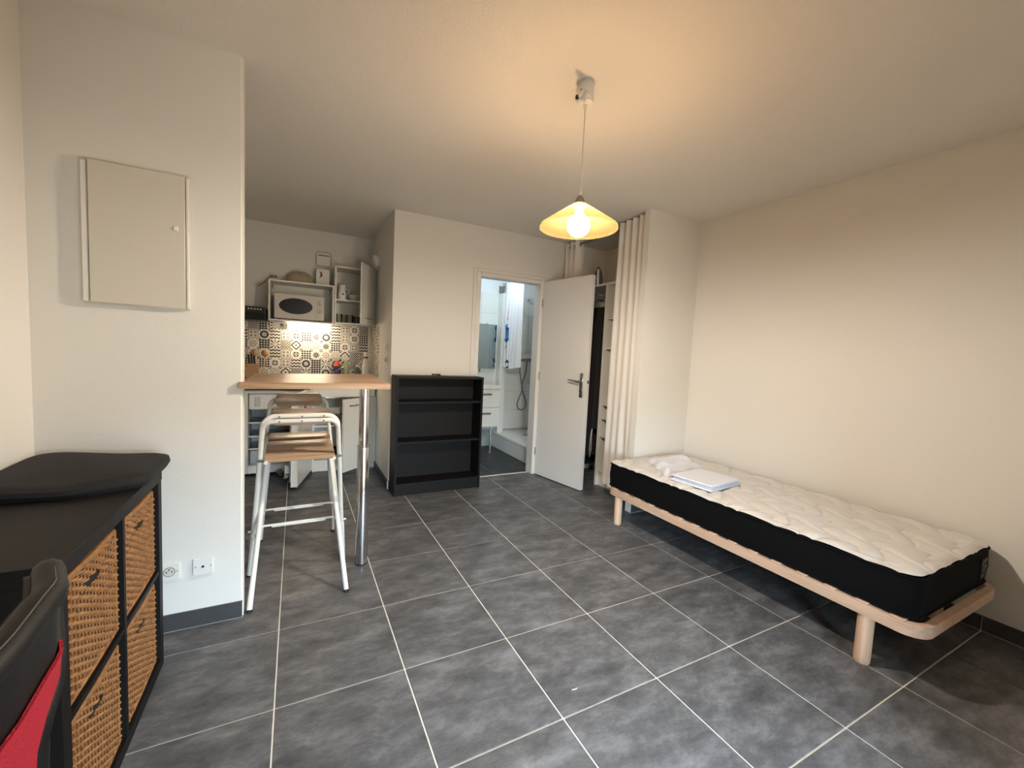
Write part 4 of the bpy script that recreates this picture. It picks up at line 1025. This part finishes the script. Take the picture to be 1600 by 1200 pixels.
# ------------------------------------------------------------------ bathroom
tw_, th_ = .36, .26
bt = MB().box(-tw_/2+.0015, tw_/2-.0015, -.003, .003, -th_/2+.0015, th_/2-.0015, .001).mesh('bath_tile', m_btile, False)
part('joint_bed', MB().box(1.30, XR, YB-.004, YB-.0005, 0, 2.046), m_bjoint, wb, smooth=False)
for r_ in range(7):
    for c_ in range(5):
        piece(bt, (2.929-tw_/2-(c_-1)*tw_ if c_ else 2.929+tw_/2-.18+.0, YB-.0062, .226+th_*r_+th_/2), wb, 'tile') if c_ else part('tile', MB().box(2.9305, XR-.001, YB-.0092, YB-.0032, .2275+th_*r_, .2245+th_*(r_+1), .001), m_btile, wb, smooth=False)
vn = thing('vanity_unit', 'white two-drawer bathroom vanity on chrome legs', 'vanity', (2.05, 3.79, 0))
vx0, vx1, vy0 = 1.75, 2.345, 3.592
part('vanity_body', MB().box(vx0, vx1, vy0+.018, 3.985, .335, .810), m_white, vn, smooth=False)
for za, zb_ in ((.338, .578), (.582, .808)):
    dr = part('drawer', MB().box(vx0, vx1, vy0, vy0+.0175, za, zb_, .002), m_gloss, vn)
    zh = .508 if za < .5 else .748
    part('drawer_handle', MB().box(2.02, 2.222, vy0-.024, vy0-.012, zh-.010, zh+.010, .003).box(2.03, 2.045, vy0-.012, vy0, zh-.006, zh+.006).box(2.195, 2.21, vy0-.012, vy0, zh-.006, zh+.006), m_steel, dr)
bs_ = part('basin', MB().box(vx0-.005, vx1+.005, vy0-.012, 3.985, .812, .850, .006, 2), m_gloss, vn)
part('basin_bowl', MB().lathe([(0, .800), (.12, .806), (.16, .8505), (.165, .8515), (.155, .853), (.17, .853)], (2.0, 3.78, 0), 28), m_gloss, bs_)
for lx in (1.80, 2.245):
    for ly in (3.62, 3.92): part('leg', MB().cyl((lx, ly, 0), (lx, ly, .335), .0155, 14).lathe([(0, 0), (.027, 0), (.027, .006), (.016, .01)], (lx, ly, 0), 14), m_chrome, vn)
mrr = thing('mirror_cabinet', 'frameless bathroom mirror cabinet above the vanity', 'mirror', (2.1, 3.92, 1.06))
part('cabinet_box', MB().box(1.72, 2.395, 3.90, 3.990, 1.062, 1.628), m_gloss, mrr, smooth=False)
part('mirror_glass', MB().box(1.72, 2.305, 3.893, 3.8995, 1.055, 1.635, .001), m_mirror, mrr)
part('side_glass', MB().box(2.308, 2.40, 3.893, 3.8995, 1.055, 1.635, .001), m_mirror, mrr)
part('mirror_clip', MB().cyl((2.25, 3.885, 1.640), (2.25, 3.90, 1.640), .008, 10).cyl((2.18, 3.885, 1.045), (2.18, 3.90, 1.045), .010, 10).box(2.173, 2.187, 3.887, 3.899, 1.01, 1.045), m_steel, mrr)
# boxed-in pipe and shower
pb = struct('wall_bathroom_pier', MB().box(2.455, 2.535, 3.86, YB-.010, .2, 2.05), m_btile, 'narrow tiled pier beside the shower')
sv = thing('bathroom_vent', 'small grey air vent above the tiled pier', 'vent', (2.49, 3.99, 2.06))
part('vent_box', MB().box(2.456, 2.53, 3.97, 3.999, 2.062, 2.155, .004), m_grey, sv)
tr = thing('shower_tray', 'white raised shower tray with a tiled front', 'shower', (2.77, 3.45, 0))
part('skirt', MB().box(2.44, 3.105, 2.90, 3.985, 0, .165), m_btile, tr, smooth=False)
trm = MB().box(2.435, 3.106, 2.895, 3.988, .166, .205, .008, 2)
part('tray_rim', trm, m_gloss, tr)
part('tray_floor', MB().box(2.49, 3.07, 2.95, 3.95, .2052, .2075), m_gloss, tr)
part('drain', MB().lathe([(0, .2076), (.045, .2076), (.045, .211), (0, .213)], (2.76, 3.60, 0), 24), m_steel, tr)
for k in range(3): part('tile', MB().box(2.4365, 2.4395, 2.90+.362*k, 3.26+.362*k, .004, .163, .001), m_btile, tr, smooth=False)
cr_ = single('shower_rail', MB().cyl((2.50, 2.74, 2.19), (2.50, 3.985, 2.19), .011, 12), m_gloss, 'white shower curtain rail above the tray', 'rail')
scu = thing('shower_curtain', 'white shower curtain with yellow, blue and black motifs', 'curtain', (2.50, 3.68, 1.1))
def scf(u, v):
    a = 2*PI*5*u; y = 3.86-.44*u; z_ = 1.10+1.085*v
    flare = (1-v)**2
    return (2.50+.028*math.cos(a)*(.6+.5*(1-v)), y-.02*flare*math.sin(6*u), z_-.03*math.sin(PI*u)*(1-v))
smb = MB(); smb.shell(scf, 90, 30, .002)
m_sc = mat('shower_cloth', (228, 230, 232), .6)
sc1 = part('cloth', smb, m_sc, scu)
def motif(name, u0, v0, pts, w, col):
    mb = MB(); P = []
    for du_, dv_ in pts:
        p = Vector(scf(u0+du_, v0+dv_)); P.append(p+Vector((-.012, -.006, 0)))
    mb.tube(P, w, 8); return part(name, mb, col, sc1)
m_y = mat('yellow_print', (216, 160, 40), .6); m_b = mat('blue_print', (40, 96, 150), .6); m_k = mat('black_print', (24, 24, 34), .6)
motif('motif', .20, .62, [(-.04, -.06), (.0, -.02), (.03, .03), (.04, .08)], [.008, .020, .020, .008], m_y)
motif('motif', .26, .40, [(.06, .06), (.02, .09), (-.01, .04), (-.01, -.04), (.03, -.08), (.06, -.06)], [.014, .028, .032, .032, .026, .012], m_b)
motif('motif', .18, .26, [(-.04, -.03), (.0, .0), (.03, .04)], [.006, .012, .008], m_y)
motif('motif', .22, .10, [(.0, .08), (.02, .0), (.05, -.04)], [.005, .008, .006], m_k)
motif('motif', .34, .06, [(-.06, .0), (-.02, .03), (.03, .0), (.03, -.04), (-.03, -.05)], [.010, .014, .014, .012, .010], m_k)
tb = thing('towel_bar', 'steel bar on the shower wall with fabric draped over it', 'bar', (2.9, 3.93, 1.19))
part('bar', MB().cyl((2.70, 3.93, 1.185), (3.07, 3.93, 1.185), .014, 12).cyl((2.72, 3.93, 1.185), (2.72, 3.988, 1.185), .010, 10).cyl((3.05, 3.93, 1.185), (3.05, 3.988, 1.185), .010, 10), m_steel, tb)
def clf(u, v):
    return (2.66+.42*u, 3.93-.05*math.cos(PI*v)*1.0, 1.205+.065*math.sin(PI*v)+.010*math.sin(9*u+2)-.02*(v > .97))
cmb = MB(); cmb.shell(clf, 24, 14, .006)
single('draped_cloth', cmb, mat('pink_white_cloth', (214, 206, 204), .8), 'pale folded cloth lying over the towel bar in the shower', 'cloth')
single('shower_hose', MB().tube([(2.80, 3.95, 1.175), (2.81, 3.955, 1.02), (2.84, 3.955, .88), (2.862, 3.95, .80), (2.848, 3.95, .74), (2.80, 3.945, .63), (2.785, 3.945, .565), (2.80, 3.945, .51), (2.855, 3.945, .488), (2.91, 3.945, .51), (2.93, 3.945, .565), (2.915, 3.945, .63), (2.868, 3.955, .75), (2.852, 3.96, .80), (2.868, 3.96, .88), (2.905, 3.955, 1.02), (2.915, 3.95, 1.175)], .0085, 8), m_grey, 'grey looped shower hose hanging on the shower wall', 'hose')
hk = thing('shower_hook', 'chrome shower holder high on the tiled shower wall', 'holder', (2.90, 3.97, 2.01))
part('holder_arm', MB().cyl((2.885, 3.99, 2.01), (2.885, 3.94, 2.01), .012, 12), m_chrome, hk)
part('holder_cup', MB().tube([(2.885, 3.935, 2.01), (2.915, 3.92, 2.013), (2.925, 3.915, 2.025)], [.014, .016, .013], 10), m_chrome, hk)
sd = thing('soap_shelf', 'cream corner soap shelf on the shower wall', 'shelf', (3.02, 3.95, .90))
part('shelf_body', MB().prism([(2.955, 3.988, .86), (3.10, 3.988, .86), (3.10, 3.90, .86), (3.03, 3.90, .86)], (0, 0, .05)), mat('soap_plastic', (206, 196, 172), .4), sd, smooth=False)
bl = thing('bathroom_ceiling_light', 'round white ceiling light in the bathroom', 'light', (2.2, 3.3, H-.06))
part('light_base', MB().lathe([(0, H-.0005), (.13, H-.0005), (.13, H-.02), (0, H-.02)], (2.2, 3.3, 0), 28), m_plast, bl)
part('diffuser', MB().lathe([(.125, H-.0205), (.12, H-.05), (.08, H-.07), (0, H-.075)], (2.2, 3.3, 0), 28), emit('bathroom_diffuser', (222, 240, 255), BATH), bl)
# scrap on the floor
single('paper_scrap', MB().tube([(1.0, .09, .0015), (1.012, .086, .002), (1.022, .088, .0015)], .0014, 6), m_plast, 'tiny white scrap on a floor tile in the middle of the room', 'scrap')
